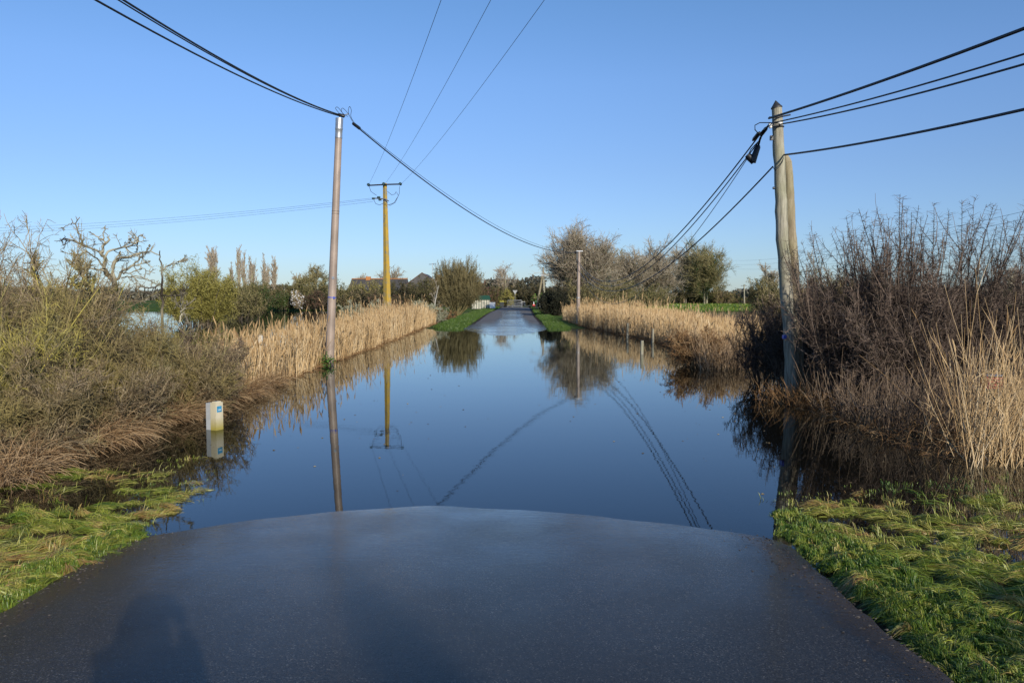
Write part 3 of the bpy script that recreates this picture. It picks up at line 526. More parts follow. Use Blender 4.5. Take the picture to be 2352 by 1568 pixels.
# ------------------------------------------------------------------ growth
def strand(P, D, L, n, wob, up=0.0, rng=None):
    rng = rng or RNG; N = len(P); L = np.broadcast_to(np.asarray(L, float), (N,)); d = norm(np.asarray(D, float)); p = np.asarray(P, float); out = [p]
    up = np.broadcast_to(np.asarray(up, float), (N,))[:, None]
    for i in range(n):
        d = norm(d + wob * rng.normal(size=(N, 3)) + up * np.array([0, 0, 1.])); p = p + d * (L / n)[:, None]; out.append(p)
    return np.stack(out, 1)
def lens(pts): return np.linalg.norm(np.diff(pts, axis=1), axis=2).sum(1)
def spawn(pts, m, tmin, ang, ratio, n, wob, up=0.0, tmax=1.0, angs=.25, fixedL=None, wlen=True):
    N, n1, _ = pts.shape; pl = lens(pts); pr = pl / pl.sum() if wlen else None
    idx = RNG.choice(N, m, p=pr); t = RNG.uniform(tmin, tmax, m); f = t * (n1 - 1); i = np.minimum(f.astype(int), n1 - 2); fr = (f - i)[:, None]
    a, b = pts[idx, i], pts[idx, i + 1]; pos = a + (b - a) * fr; tg = norm(b - a); perp = norm(np.cross(tg, RNG.normal(size=(m, 3))))
    A = (ang + RNG.normal(0, angs, m))[:, None]; d = tg * np.cos(A) + perp * np.sin(A)
    L = (pl[idx] * ratio * (1 - .6 * t) if fixedL is None else fixedL) * RNG.uniform(.55, 1.35, m)
    return strand(pos, d, L, n, wob, up)
def fit(levels, base, W, H, D=None, rz=True):
    base = np.asarray(base, float); P = levels[-1].reshape(-1, 3); D = D or W
    hi = np.percentile(P[:, 2], 99.6) - base[2]; wx = np.percentile(P[:, 0], 99) - np.percentile(P[:, 0], 1); wy = np.percentile(P[:, 1], 99) - np.percentile(P[:, 1], 1)
    S = np.array([W / wx, D / wy, H / hi]); cx = np.array([(np.percentile(P[:, 0], 99) + np.percentile(P[:, 0], 1)) / 2 - base[0], 0, 0])
    res = []
    for l in levels:
        q = (l - base) * S; q[..., 0] -= (cx[0] * S[0]) * np.clip(q[..., 2:3] / H, 0, 1)[..., 0]; res.append(q + base)
    return res
M_bark = toned('grey_bark', [(.12, .10, .07), (.2, .18, .13), (.3, .27, .2)], .9, (.3, .28, .16), .8)
M_barkd = toned('dark_bark', [(.05, .04, .03), (.09, .07, .05), (.13, .11, .08)], .9)
M_twig = toned('oak_twigs', [(.17, .13, .085), (.28, .23, .16), (.42, .37, .28)], .9)
M_twigo = toned('olive_twigs', [(.13, .105, .045), (.21, .175, .075), (.32, .28, .14)], .9)
M_twigp = toned('poplar_twigs', [(.24, .185, .13), (.32, .26, .19), (.4, .34, .26)], .9)
M_twigd = toned('dark_hedge_twigs', [(.05, .042, .02), (.09, .075, .036), (.15, .125, .065)], .9)
M_twigr = toned('red_brown_twigs', [(.09, .05, .035), (.15, .09, .06), (.22, .14, .095)], .9)
M_thorn = toned('thorn_twigs', [(.05, .034, .026), (.1, .07, .053), (.2, .15, .115)], .85)
M_thornd = toned('thorn_stems', [(.04, .03, .02), (.075, .055, .038), (.13, .1, .075)], .9)
M_scrub = toned('scrub_twigs', [(.09, .062, .034), (.2, .148, .085), (.36, .285, .18)], .9, (.25, .2, .075), 1.1)
M_scrubd = toned('scrub_stems', [(.08, .06, .03), (.14, .11, .06), (.2, .17, .09)], .9)
M_lichen = toned('lichen_twigs', [(.16, .14, .05), (.32, .28, .08), (.5, .42, .09)], .9, (.2, .17, .1), 3)
M_leaf = toned('olive_leaves', [(.035, .045, .012), (.07, .075, .02), (.13, .12, .035)], .7, transl=.15)
M_leafg = toned('ivy_leaves', [(.025, .045, .01), (.05, .08, .018), (.09, .13, .03)], .5, transl=.1)
M_leafb = toned('bright_leaves', [(.05, .14, .015), (.09, .24, .02), (.15, .32, .04)], .5, transl=.3)
M_leafd = toned('dark_leaves', [(.02, .02, .009), (.035, .035, .014), (.06, .058, .024)], .7)
M_leafy = toned('yellow_green_buds', [(.16, .14, .03), (.27, .24, .06), (.38, .34, .09)], .7, transl=.15)
M_blos = toned('white_blossom', [(.5, .48, .45), (.7, .68, .66), (.8, .8, .78)], .7)
M_reed = toned('dry_reeds', [(.2, .12, .05), (.40, .265, .125), (.54, .385, .2), (.66, .52, .33)], .65, spec=.3, pos=[0, .35, .75, 1])
M_reedo = toned('dry_litter', [(.12, .06, .025), (.22, .12, .05), (.38, .25, .12)], .8)
M_reedg = toned('grey_reeds', [(.07, .045, .03), (.13, .09, .06), (.26, .19, .125)], .8)
M_grass = toned('wet_grass', [(.045, .11, .012), (.13, .21, .022), (.29, .32, .045), (.48, .42, .12), (.42, .25, .09)], .42, transl=.25, spec=.5, pos=[0, .3, .6, .85, 1])
M_grassf = toned('fresh_grass', [(.04, .09, .012), (.09, .16, .02), (.16, .22, .04), (.3, .28, .09)], .45, transl=.3, spec=.5, pos=[0, .4, .85, 1])

def rt(*L): return [np.asarray(a) for a in L]
def bare_tree(name, label, px, Y, ytop, wpx, spread=.75, limbs=14, nb=90, nt=2600, r0=.3, tw=.02, mt=None, mb_=None, trunkh=.3, ivy=0, base_z=.2, up=.04, group=None, cat='tree', wob=.16, leaves=0, leafm=None, trunks=1, low=None, fork=.62):
    mt = mt or M_twig; mb_ = mb_ or M_bark; S = Y / FP; H = (684 - ytop) * S + CAMH - base_z; W = wpx * S; x0 = (px - 1176) * S; base = np.array([x0, Y, base_z])
    low = trunkh * .6 if low is None else low
    P0 = base + RNG.normal(0, .05 * W * (trunks > 1), (trunks, 3)) * [1, 1, 0]; tr0 = strand(P0, np.tile([0, 0, 1.], (trunks, 1)) + RNG.normal(0, .04 + .13 * (trunks > 1), (trunks, 3)), H * .78, 9, .06, .03)
    dv = norm(RNG.normal(size=(limbs, 3))); rad = RNG.uniform(.35, 1, limbs) ** .6 * (.86 + .13 * wav(dv[:, 0] * 3, dv[:, 2] * 3, 1.3, px * .1)); tgt = base + np.array([0, 0, H * (low + 1) / 2]) + dv * rad[:, None] * np.array([W * .46, W * .46, H * (1 - low) * .47])
    ti = RNG.integers(0, trunks, limbs); tz = (tgt[:, 2] - base[2]) * RNG.uniform(.3, .75, limbs); f = np.clip(tz / (H * .78), .04, .97) * 9; i = np.minimum(f.astype(int), 8); st = tr0[ti, i] + (tr0[ti, i + 1] - tr0[ti, i]) * (f - i)[:, None]
    d = tgt - st; ctrl = st + d * np.array([min(.9, spread * .8), min(.9, spread * .8), .3 if spread > .5 else .55]); u = np.linspace(0, 1, 9)[None, :, None]
    l1 = (1 - u) ** 2 * st[:, None] + 2 * u * (1 - u) * ctrl[:, None] + u ** 2 * tgt[:, None]; wk = np.cumsum(RNG.normal(0, wob * .13, (limbs, 9, 3)), 1); l1 = l1 + (wk - wk[:, :1]) * (lens(l1) / 8)[:, None, None] * 1.2
    l2 = spawn(l1, nb, .25, .75, .55, 6, wob, up, fixedL=W * .23); l3 = spawn(np.concatenate([l2, l1[:, 2:]]), nt // 4, .15, .7, .6, 5, wob * 1.1, up, fixedL=W * .12); l4 = spawn(np.concatenate([l3]), nt, .1, .65, .7, 3, wob * 1.2, up, fixedL=W * .06)
    T = thing(name, label, cat, base, group); mb = MB(); r1 = np.clip(lens(l1) / lens(l1).max(), .25, 1)
    mb.tubes(tr0, np.linspace(r0, r0 * .25, 10)[None], k=8); mb.tubes(l1, np.linspace(1, .22, 9)[None] * (r0 * .36 * r1)[:, None], k=6); mb.build('trunk', mb_, T, True)
    mb = MB(); mb.tubes(l2, np.linspace(max(r0 * .13, tw * 1.7), tw, 7)[None], k=4); mb.tubes(l3, np.linspace(tw * 1.1, tw * .6, 6)[None], k=3); mb.tubes(l4, np.linspace(tw * .65, tw * .3, 4)[None], k=3); mb.build('crown', mt, T)
    if ivy:
        src = np.concatenate([tr0[:, :7].reshape(-1, 3), l1[:, :6].reshape(-1, 3), l2[::3].reshape(-1, 3)]); P = src[RNG.integers(0, len(src), ivy)] + RNG.normal(0, r0 * 1.3, (ivy, 3)); MB().cards(P, .06 * Y / 100 + .03).build('ivy', M_leafg, T)
    if leaves:
        src = l4.reshape(-1, 3); P = src[RNG.integers(0, len(src), leaves)] + RNG.normal(0, .02 * W, (leaves, 3)); MB().cards(P, .02 + Y * .0005).build('leaves', leafm or M_leaf, T)
    return T

def bush(name, label, x, y, W, D, H, ns=40, nb=400, ntw=5000, r=.012, tw=.003, lean=.35, mt=None, ms=None, leaves=0, leafm=None, ls=.012, z0=-.05, up=.03, group=None, cat='bush', wob=.14, bare_low=0.0, fits=True, dirx=0.0, tl=None, bw=.32):
    mt = mt or M_scrub; ms = ms or M_scrubd; base = np.array([x, y, z0])
    a = RNG.uniform(0, 2 * math.pi, ns); rr = np.sqrt(RNG.uniform(0, 1, ns)); P = base + np.stack([np.cos(a) * rr * W * bw, np.sin(a) * rr * D * bw, 0 * a], 1)
    d = np.stack([np.cos(a) * rr * lean * 1.3 + dirx, np.sin(a) * rr * lean, np.ones(ns)], 1) + RNG.normal(0, .1, (ns, 3))
    s0 = strand(P, d, H * RNG.uniform(.6, 1.05, ns) * (1 - .25 * rr), 8, wob * .6, up * .5)
    s1 = spawn(s0, nb, .1 + bare_low, .6, .5, 5, wob, up); s2 = spawn(s1, ntw // 4, .1, .85, .7, 4, wob * 1.6, up * .5, angs=.5); s3 = spawn(np.concatenate([s1[:, :5], s2]), ntw, .1, .95, .65, 3, wob * 1.7, 0, fixedL=tl, angs=.5)
    L = [s0, s1, s2, s3]
    if fits: L = fit(L, base, W, H, D)
    s0, s1, s2, s3 = L; T = thing(name, label, cat, (x, y, 0), group)
    MB().tubes(s0, np.linspace(r, r * .35, 9)[None], k=5).build('stems', ms, T, True)
    mb = MB(); mb.tubes(s1, np.linspace(r * .45, tw, 6)[None], k=3); mb.tubes(s2, np.linspace(tw * 1.3, tw * .8, 5)[None], k=3); mb.tubes(s3, np.linspace(tw, tw * .5, 4)[None], k=3 if tw > .004 else 2); mb.build('twigs', mt, T)
    if leaves: src = np.concatenate([s3.reshape(-1, 3), s2.reshape(-1, 3)]); Pl = src[RNG.integers(0, len(src), leaves)] + RNG.normal(0, ls * 1.5, (leaves, 3)); MB().cards(Pl, ls).build('leaves', leafm or M_leaf, T)
    return T
def far_bush(label, px, Y, ytop, wpx, mt, lm, leaves=2500, group='shrubs along the far hedge', name='shrub', dens=1.0, z0=.1, dy=1.0, cat='shrub', tw=None, dirx=0):
    S = Y / FP; H = (684 - ytop) * S + CAMH - z0; W = wpx * S
    return bush(name, label, (px - 1176) * S, Y, W, W * dy, H, ns=int(26 * dens), nb=int(220 * dens), ntw=int(3200 * dens), r=.05 * Y / 100, tw=(tw or .012 * Y / 100 + .004), lean=.45, mt=mt, ms=M_barkd, leaves=int(leaves * dens), leafm=lm, ls=.0011 * Y, z0=z0, group=group, cat=cat, dirx=dirx)

# --- right: oak and the row of trees
bare_tree('oak_tree', 'large bare oak with lichened pale limbs right of the road end', 1334, 84, 520, 180, limbs=70, nb=520, nt=20000, r0=.22, tw=.017, low=.12, ivy=5500, trunks=4, spread=.85, mb_=toned('lichened_bark', [(.22, .2, .14), (.34, .32, .23), (.48, .46, .36)], .9, (.12, .1, .06), 1.2))
bare_tree('bare_tree', 'bare rounded tree just right of the large oak', 1440, 118, 563, 122, limbs=34, nb=260, nt=9000, r0=.2, tw=.021, trunkh=.15, trunks=2, ivy=800, group='bare trees in the row beyond the reeds')
bare_tree('bare_tree', 'tallest bare tree in the middle of the row beyond the reeds', 1508, 122, 553, 125, limbs=36, nb=280, nt=10000, r0=.2, tw=.021, trunkh=.15, trunks=2, ivy=800, group='bare trees in the row beyond the reeds')
bare_tree('bare_tree', 'bare tree between the tallest one and the ivy clad one', 1568, 154, 560, 112, limbs=34, nb=260, nt=9000, r0=.2, tw=.022, trunkh=.15, trunks=2, ivy=1500, group='bare trees in the row beyond the reeds')
bare_tree('ivy_tree', 'green ivy clad tree at the right end of the row beyond the reeds', 1616, 150, 562, 135, limbs=36, nb=260, nt=9000, r0=.2, tw=.022, trunkh=.1, trunks=2, ivy=12000, mt=M_twigo)
bare_tree('bare_tree', 'bare tree joining the right flank of the large oak to the row', 1408, 128, 566, 96, limbs=28, nb=200, nt=7000, r0=.2, tw=.022, trunkh=.1, trunks=2, ivy=900, group='bare trees in the row beyond the reeds', mt=M_twigo)
bare_tree('bare_tree', 'slender bare tree filling the dip left of the tallest one in the row', 1474, 136, 570, 90, limbs=26, nb=180, nt=6000, r0=.2, tw=.022, trunkh=.1, trunks=2, ivy=500, group='bare trees in the row beyond the reeds')
bare_tree('bare_tree', 'bare tree half hidden behind the left flank of the ivy clad one', 1590, 160, 556, 100, limbs=28, nb=200, nt=7000, r0=.2, tw=.024, trunkh=.1, trunks=2, ivy=900, group='bare trees in the row beyond the reeds', mt=M_twigo)
for px, Y, yt, w, lb, mt, lm in ((1405, 100, 640, 110, 'tangled olive scrub under the right side of the oak', M_twigo, M_leaf), (1480, 112, 655, 110, 'olive scrub at the foot of the tree row, left of the middle', M_twigo, M_leaf), (1560, 156, 655, 110, 'brown scrub at the foot of the tallest bare trees', M_scrub, M_leaf),
    (1640, 156, 655, 100, 'brown scrub at the foot of the ivy clad tree', M_scrub, M_leaf), (1600, 158, 676, 130, 'low dark red bramble strip along the green field edge', M_twigr, M_leafd), (1705, 160, 676, 130, 'low red brown brambles at the right end of the field', M_twigr, M_leaf),
    (1350, 80, 645, 110, 'dense brown undergrowth at the foot of the oak', M_twigo, M_leafd), (1295, 82, 660, 70, 'dark undergrowth left of the oak trunk', M_twigd, M_leafd)):
    far_bush(lb, px, Y, yt, w, mt, lm, 2500, 'scrub below the trees on the right', dens=1.3)
far_bush('clipped dark evergreen hedge beside the road, left of the oak', 1272, 68, 664, 62, toned('evergreen_hedge_twigs', [(.012, .011, .007), (.025, .022, .012), (.05, .045, .02)], .9), toned('evergreen_hedge_leaves', [(.006, .008, .004), (.012, .014, .006), (.025, .028, .012)], .8), 9000, None, 'hedge', 2.2, .05, 1.6, 'hedge')  # dark evergreen, near black in its own leaf and twig colour
bare_tree('bare_tree', 'small pale bare tree behind the left edge of the wooden pole', 1762, 100, 596, 74, limbs=14, nb=150, nt=3600, r0=.18, tw=.02, trunkh=.15, trunks=2, mt=M_twig)
bare_tree('bare_tree', 'rounded bare tree at the right edge behind the thorn bush', 2335, 88, 613, 120, limbs=14, nb=180, nt=5200, r0=.2, tw=.02, trunkh=.1, trunks=2)
far_bush('olive brown scrub left of the wooden pole beyond the reeds', 1785, 48, 668, 80, M_scrub, M_leaf, 3000, 'scrub around the wooden pole', dens=1.5)
far_bush('greenish brown scrub rising just left of the wooden pole', 1755, 66, 640, 70, M_twigo, M_leaf, 3000, 'scrub around the wooden pole', dens=1.5)
far_bush('grey brown scrub showing between the wooden pole and the thorn bush', 1880, 34, 596, 130, M_scrub, M_leaf, 2500, 'scrub around the wooden pole', dens=1.7)
far_bush('dark scrub behind the base of the stub pole', 1960, 40, 610, 140, M_scrub, M_leafd, 2500, 'scrub around the wooden pole', dens=1.7)
far_bush('dark distant scrub behind the right foreground reeds', 2280, 60, 668, 230, M_twigd, M_leaf, 3500, 'scrub around the wooden pole', dens=1.7)
far_bush('tiny shrub on the horizon left of the small far pole', 1660, 150, 668, 40, M_scrub, M_leaf, 600, 'scrub around the wooden pole', dens=.4)

# --- left: poplars, distant trees, hedge
for i, (px, yt, w, nt_) in enumerate(((491, 552, 30, 2000), (533, 592, 13, 600), (552, 557, 18, 1200), (566, 567, 16, 900), (577, 566, 15, 900), (588, 585, 14, 800), (608, 578, 17, 1100), (619, 598, 13, 700), (631, 573, 20, 1300))):
    word = ('single tall poplar standing apart on the left of the group', 'shortest and thinnest poplar, leftmost of the close group', 'tallest poplar of the close group', 'second tall poplar right of the tallest', 'third slim poplar right of the tallest', 'lower poplar before the gap in the group', 'poplar just right of the gap in the group', 'short thin poplar next to the rightmost one', 'full rightmost poplar of the far group')[i]
    bare_tree('poplar_tree', word, px, 215 + 3 * i, yt - 4, w * 1.35, spread=.32, limbs=50, nb=160, nt=nt_ * 3, r0=.2, tw=.036, trunkh=.15, mt=M_twigp, mb_=M_bark, up=.22, wob=.05, base_z=.3, group='distant poplars on the left')
bare_tree('bare_tree', 'rounded bare tree on the skyline left of the steel pole', 718, 165, 604, 82, limbs=16, nb=180, nt=5000, r0=.25, tw=.03, trunkh=.1, trunks=2, group='bare skyline trees on the left', mt=M_twigo)
bare_tree('bare_tree', 'narrow bare tree at the left flank of the rounded skyline tree', 683, 175, 610, 34, limbs=14, nb=90, nt=2400, r0=.2, tw=.03, trunkh=.1, group='bare skyline trees on the left', up=.15, spread=.4)
bare_tree('bare_tree', 'bare tree behind the house and the lichened pole', 900, 175, 600, 72, limbs=14, nb=130, nt=3000, r0=.3, tw=.028, trunkh=.25, group='bare skyline trees on the left')
bare_tree('bare_tree', 'small bare tree left of the lichened pole above the long roof', 836, 180, 619, 46, limbs=12, nb=100, nt=1800, r0=.22, tw=.026, trunkh=.2, group='bare skyline trees on the left')
bare_tree('bare_tree', 'pale bare tree standing alone beyond the road end', 1160, 150, 598, 72, limbs=16, nb=110, nt=2300, r0=.24, tw=.022, trunkh=.22, mt=M_twigp, spread=.55)
bare_tree('bare_tree', 'leaning dark bare tree behind the green shed', 1108, 128, 632, 60, limbs=10, nb=80, nt=1500, r0=.22, tw=.022, trunkh=.2, mt=M_twigr, mb_=M_barkd)
hedge = ((505, 108, 640, 110, 'olive hedge shrub below the lone poplar', M_twigo, M_leaf), (570, 112, 652, 90, 'brown hedge shrub below the close poplars', M_scrub, M_leaf), (600, 104, 654, 46, 'small dark evergreen in the far hedge', M_leafd, M_leafg), (640, 112, 650, 90, 'brown olive hedge shrub left of the white blossom', M_scrub, M_leaf),
    (700, 113, 640, 90, 'olive shrub directly above the blossoming one', M_twigo, M_leaf), (650, 102, 672, 52, 'dark green bush below the blossoming one', M_twigd, M_leafg), (725, 104, 668, 90, 'reddish brown bush left of the steel pole base', M_twigr, M_leafd), (780, 112, 641, 90, 'mottled shrub just right of the steel pole', M_twigo, M_leaf),
    (850, 116, 646, 90, 'yellow flowering shrub in front of the long roof', M_twigo, M_leafy), (830, 104, 664, 90, 'dark brown shrub below the long slate roof', M_scrub, M_leafd), (905, 112, 648, 90, 'dark olive shrub right of the lichened pole', M_twigd, M_leaf), (880, 100, 676, 80, 'low brown shrub at the foot of the lichened pole', M_twigr, M_leafd),
    (955, 108, 645, 90, 'big dark shrub under the gabled house', M_twigd, M_leafd), (985, 98, 640, 70, 'dark olive shrub at the left flank of the fan shaped willow', M_twigd, M_leaf), (1110, 118, 655, 70, 'orange brown bush behind the green roofed shed', M_twigr, M_leaf), (1150, 126, 668, 60, 'olive bush behind the yellow lidded bin', M_twigo, M_leafy),
    (1195, 142, 648, 80, 'dark brown shrub behind the upright barrier', M_twigd, M_leafd), (1235, 138, 650, 80, 'black looking shrub behind the slanting pole brace', M_twigd, M_leafd), (1165, 146, 655, 70, 'grey brown shrub below the lone pale tree', M_scrub, M_leafd))
for px, Y, yt, w, lb, mt, lm in hedge: far_bush(lb, px, Y, yt, w, mt if mt is not M_leafd else M_twigd, lm, 3600, dens=1.25)
far_bush('shrub covered in white blossom in the middle of the far left hedge', 683, 100, 668, 26, M_scrub, M_blos, 700, None, 'blossoming_shrub', 1, .3, 1)
far_bush('light green leafy bush between the two far wooden posts', 1246, 112, 676, 34, M_twigo, M_leafb, 2500, None, 'leafy_bush', 1, .3, 1)
far_bush('rounded yellow green willow dome behind the dead tree', 455, 47, 611, 150, M_leafy, M_leafy, 9000, None, 'willow_bush', 3, -.05, 1, 'bush', tw=.007)
far_bush('olive scrub right of the yellow green willow dome', 560, 60, 650, 110, M_twigo, M_leaf, 3000, None, 'shrub', 1.5, -.05)
# fan shaped willow
S_ = 72 / FP; bush('willow_tree', 'fan shaped many stemmed olive brown willow left of the road end', (1050 - 1176) * S_, 72, 106 * S_, 3.5, (684 - 598) * S_ + 1.6, 200, 2600, 20000, .03, .009, 1.3, toned('willow_twigs', [(.08, .065, .028), (.14, .115, .05), (.24, .2, .1)], .9), M_twigo, 9000, M_leaf, .035, z0=.05, cat='tree', wob=.05, bw=.1, up=.07, bare_low=.3)
bare_tree('sapling', 'pale thin forked sapling left of the fan shaped willow', 998, 62, 632, 34, spread=.45, limbs=5, nb=18, nt=160, r0=.06, tw=.01, trunkh=.35, mb_=M_metal if 0 else toned('pale_bark', [(.4, .38, .32), (.45, .43, .38)], .8), mt=M_twigp, base_z=.0, cat='tree')
for px, py, Y, w, yt, lb in ((985, 745, 52, 80, 690, 'grey green low scrub at the end of the left reed bed'), (1015, 742, 56, 60, 700, 'tan low scrub below the fan shaped willow'), (860, 760, 60, 70, 688, 'grey willow scrub behind the left reeds'), (810, 770, 50, 60, 690, 'pale arching willow shoots just right of the steel pole')):
    far_bush(lb, px, Y, yt, w, toned('grey_green_twigs', [(.2, .2, .12), (.32, .32, .22), (.4, .4, .3)], .9) if 'tan' not in lb else M_reedo, M_leaf, 700, 'low scrub among the left reeds', dens=.8, z0=-.05)

# far woods on the horizon
def wood_strip(name, label, segs, h0, mt):
    mb = MB()
    for (x0, x1, y0, y1, n, hs) in segs:
        x = RNG.uniform(x0, x1, n); y = y0 + (y1 - y0) * (x - x0) / (x1 - x0) + RNG.uniform(-8, 8, n); hh = h0 * hs * (.75 + .3 * wav(x * .05, y * 0, 2, 1) + .15 * wav(x * .05, y * 0, 9, 2)); z = .3 + RNG.uniform(0, 1, n) ** .8 * hh
        mb.cards(np.stack([x, y, z], 1), .75, 1.2)
    return tag(mb.build(name, mt), label, 'woodland', kind='stuff')
M_wood_far = toned('far_wood', [(.075, .07, .05), (.12, .115, .085), (.17, .16, .125)], .95)
wood_strip('far_wood', 'low line of distant woodland along the horizon on the left', [(-330, -40, 330, 330, 26000, .75), (-40, 10, 260, 240, 6000, .9)], 9, M_wood_far)
wood_strip('far_wood', 'low line of distant woodland along the horizon on the right', [(10, 330, 330, 330, 26000, .6), (60, 190, 210, 210, 9000, .55)], 9, M_wood_far)

# --- reeds
def reeds(name, label, xy, h, r, mt, leafn=.6, lean=(.0, 0.), z0=-.15, spread=.09, plume=.25, heads=True):
    n = len(xy); P = np.column_stack([xy, np.full(n, z0)]); hh = np.broadcast_to(h, (n,)) * (.38 + .6 * RNG.uniform(0, 1, n) + .5 * (RNG.uniform(0, 1, n) < .12) * RNG.uniform(0, 1, n)) - z0
    d = np.column_stack([RNG.normal(lean[0], spread, n), RNG.normal(lean[1], spread, n), np.ones(n)]); s = strand(P, d, hh, 5, .035, -.01)
    tn = np.clip(.48 + .32 * wav(xy[:, 0], xy[:, 1], 2.2, 1) + RNG.normal(0, .26, n), 0, 1); mb = MB()
    rr = np.broadcast_to(r, (n,))[:, None] * np.linspace(1, .45, 6)[None]; mb.tubes(s, rr, k=3, tone=tn)
    m = int(n * leafn); l = spawn(s, m, .1, .35, 1, 3, .12, -.1, .85, fixedL=.35, wlen=False); mb.tubes(l, (np.array([.7, 1.1, .7, .1]) * np.mean(r) * 1.1)[None], k=2, tone=np.clip(RNG.normal(.55, .25, m), 0, 1))
    if heads:
        i = RNG.choice(n, int(n * plume), replace=False); tip = s[i, -1]; pl = strand(tip, s[i, -1] - s[i, -2] + RNG.normal(0, .02, (len(i), 3)), .2, 3, .12, -.08); mb.tubes(pl, (np.array([.6, 2.2, 1.8, .3]) * np.mean(r))[None], k=3, tone=np.clip(RNG.normal(.25, .15, len(i)), 0, 1))
    return tag(mb.build(name, mt), label, 'reeds', kind='stuff')
def band(n, y0, y1, xf, depth, side, p=1.0, q=1.5):
    y = y0 + (y1 - y0) * RNG.uniform(0, 1, n) ** p; u = RNG.uniform(0, 1, n) ** q; return np.column_stack([xf(y) + side * (u * depth + .12 * wav(y, 0 * y, 2.5, 1) + .15), y])
XY = band(13000, 13.6, 52, left_bank, 2.4, -1, 1.15); XY = XY[~((XY[:, 1] < 17) & (XY[:, 0] < -5.6))]
XY = XY[RNG.uniform(0, 1, len(XY)) < .35 + .65 * sst(-.35, .25, wav(XY[:, 0] * 1.3, XY[:, 1], 1.7, 8))]
reeds('reeds', 'dense pale tan reed bed along the left bank', XY, .9 + .13 * wav(XY[:, 0], XY[:, 1], .8, 3) + .16 * wav(XY[:, 0], XY[:, 1], 3.1, 5) + .38 * sst(20, 40, XY[:, 1]) - .55 * sst(43, 52, XY[:, 1]), .0048 + .00007 * XY[:, 1], M_reed, plume=.2)
XY = band(20000, 19.5, 56, right_bank, 5.0, 1, 1.1, 1.3)
XY = XY[RNG.uniform(0, 1, len(XY)) < .45 + .55 * sst(-.4, .2, wav(XY[:, 0] * 1.3, XY[:, 1], 1.5, 8))]
reeds('reeds', 'broad pale tan reed bed along the far right bank', XY, .9 + .12 * wav(XY[:, 0], XY[:, 1], .6, 3) + .12 * wav(XY[:, 0], XY[:, 1], 2.6, 5) + .42 * sst(22, 42, XY[:, 1]) - .38 * sst(5.8, 8.5, XY[:, 0]) - .3 * sst(50, 56, XY[:, 1]), .0048 + .00007 * XY[:, 1], M_reed, lean=(.03, 0), plume=.25)
XY = np.column_stack([RNG.uniform(8, 26, 9000), RNG.uniform(24, 62, 9000)]); XY = XY[XY[:, 0] > right_bank(XY[:, 1]) + 2]
reeds('reeds', 'thin open reeds on the flooded field behind the right bank', XY, .7, .009, M_reedg, plume=.1)
XY = np.column_stack([np.concatenate([RNG.normal(4.95, .4, 380), RNG.uniform(4.2, 7.6, 330)]), np.concatenate([RNG.uniform(7.5, 9.0, 380), RNG.uniform(7.9, 10.3, 330)])]); XY = XY[XY[:, 0] > 3.75 + .08 * (XY[:, 1] - 7)]
XY = XY[(XY[:, 0] > .575 * XY[:, 1] + .15 * wav(XY[:, 1], 0 * XY[:, 1], 5, 1)) | (RNG.uniform(0, 1, len(XY)) < .05)]
reeds('reeds', 'tall leaning straw coloured reeds in the right foreground', XY, 1.38 + .3 * wav(XY[:, 0], XY[:, 1], 2, 3), .0036, M_reed, lean=(.12, 0), spread=.27, leafn=.8, plume=.08)
XY = np.column_stack([RNG.normal(0, .38, 900), RNG.normal(0, .3, 900)]) + (at(1835, 930, 12.6)[0] + .2, 12.35)
reeds('reeds', 'short splayed reddish reeds round the foot of the wooden pole', XY, .3, .005, M_reedo, lean=(.1, -.1), spread=.5, leafn=.8, heads=False)
XY = np.column_stack([RNG.uniform(3.9, 6.2, 2000), RNG.uniform(17.8, 22.5, 2000)]); XY = XY[XY[:, 0] > right_bank(XY[:, 1]) - .45 + .3 * wav(XY[:, 1], XY[:, 1] * 0, 3, 2)]
reeds('reeds', 'brown drooping dead growth at the near end of the far reed bed', XY, .85, .0055, toned('faded_reeds', [(.13, .08, .045), (.27, .18, .1), (.42, .3, .18)], .8), lean=(-.1, -.1), spread=.28, leafn=1.2, heads=False)
XY = np.column_stack([RNG.uniform(4.2, 8.2, 3200), RNG.uniform(9.4, 14, 3200)]); XY = XY[XY[:, 0] > right_bank(XY[:, 1]) + .35]
reeds('reeds', 'dark grey brown dead stalks under the thorn bush', XY, .75, .005, M_reedg, lean=(.05, -.05), spread=.3, leafn=.9, heads=False)
# litter along the water lines: bent over straw
def litter(name, label, xy, L, r, mt, dirv=(0, -.5), droop=-.28, z0=0.02, upz=.9, tone=None, spread=.5):
    n = len(xy); P = np.column_stack([xy, np.full(n, z0)]); d = np.column_stack([RNG.normal(dirv[0], spread, n), RNG.normal(dirv[1], spread, n), RNG.uniform(.3, upz, n)]); s = strand(P, d, L * RNG.uniform(.5, 1.3, n), 5, .12, droop)
    s[..., 2] = np.maximum(s[..., 2], -.03); mb = MB(); mb.tubes(s, (np.linspace(1, .3, 6) * r)[None], k=2, tone=tone); return tag(mb.build(name, mt), label, 'dead grass', kind='stuff')
XY = band(12000, 6.7, 15, lambda y: left_bank(y) + .08 + .15 * np.sin(y * 3), .9, -1)
litter('dead_grass', 'rusty brown dead grass hanging into the water below the left scrub', XY, .5, .0035, toned('straw_litter', [(.14, .075, .035), (.28, .175, .085), (.46, .33, .19)], .8), (.4, -.4), z0=.03, upz=1.3)
XY = band(4500, 14, 52, left_bank, .35, -1); litter('dead_grass', 'rusty dead grass at the foot of the left reeds', XY, .28, .007, M_reedo, (.4, -.3), z0=.0)
XY = band(6500, 19, 54, right_bank, .4, 1); litter('dead_grass', 'dark rusty dead grass at the foot of the right reeds', XY, .3, .007, M_reedo, (-.4, -.3), z0=.0)
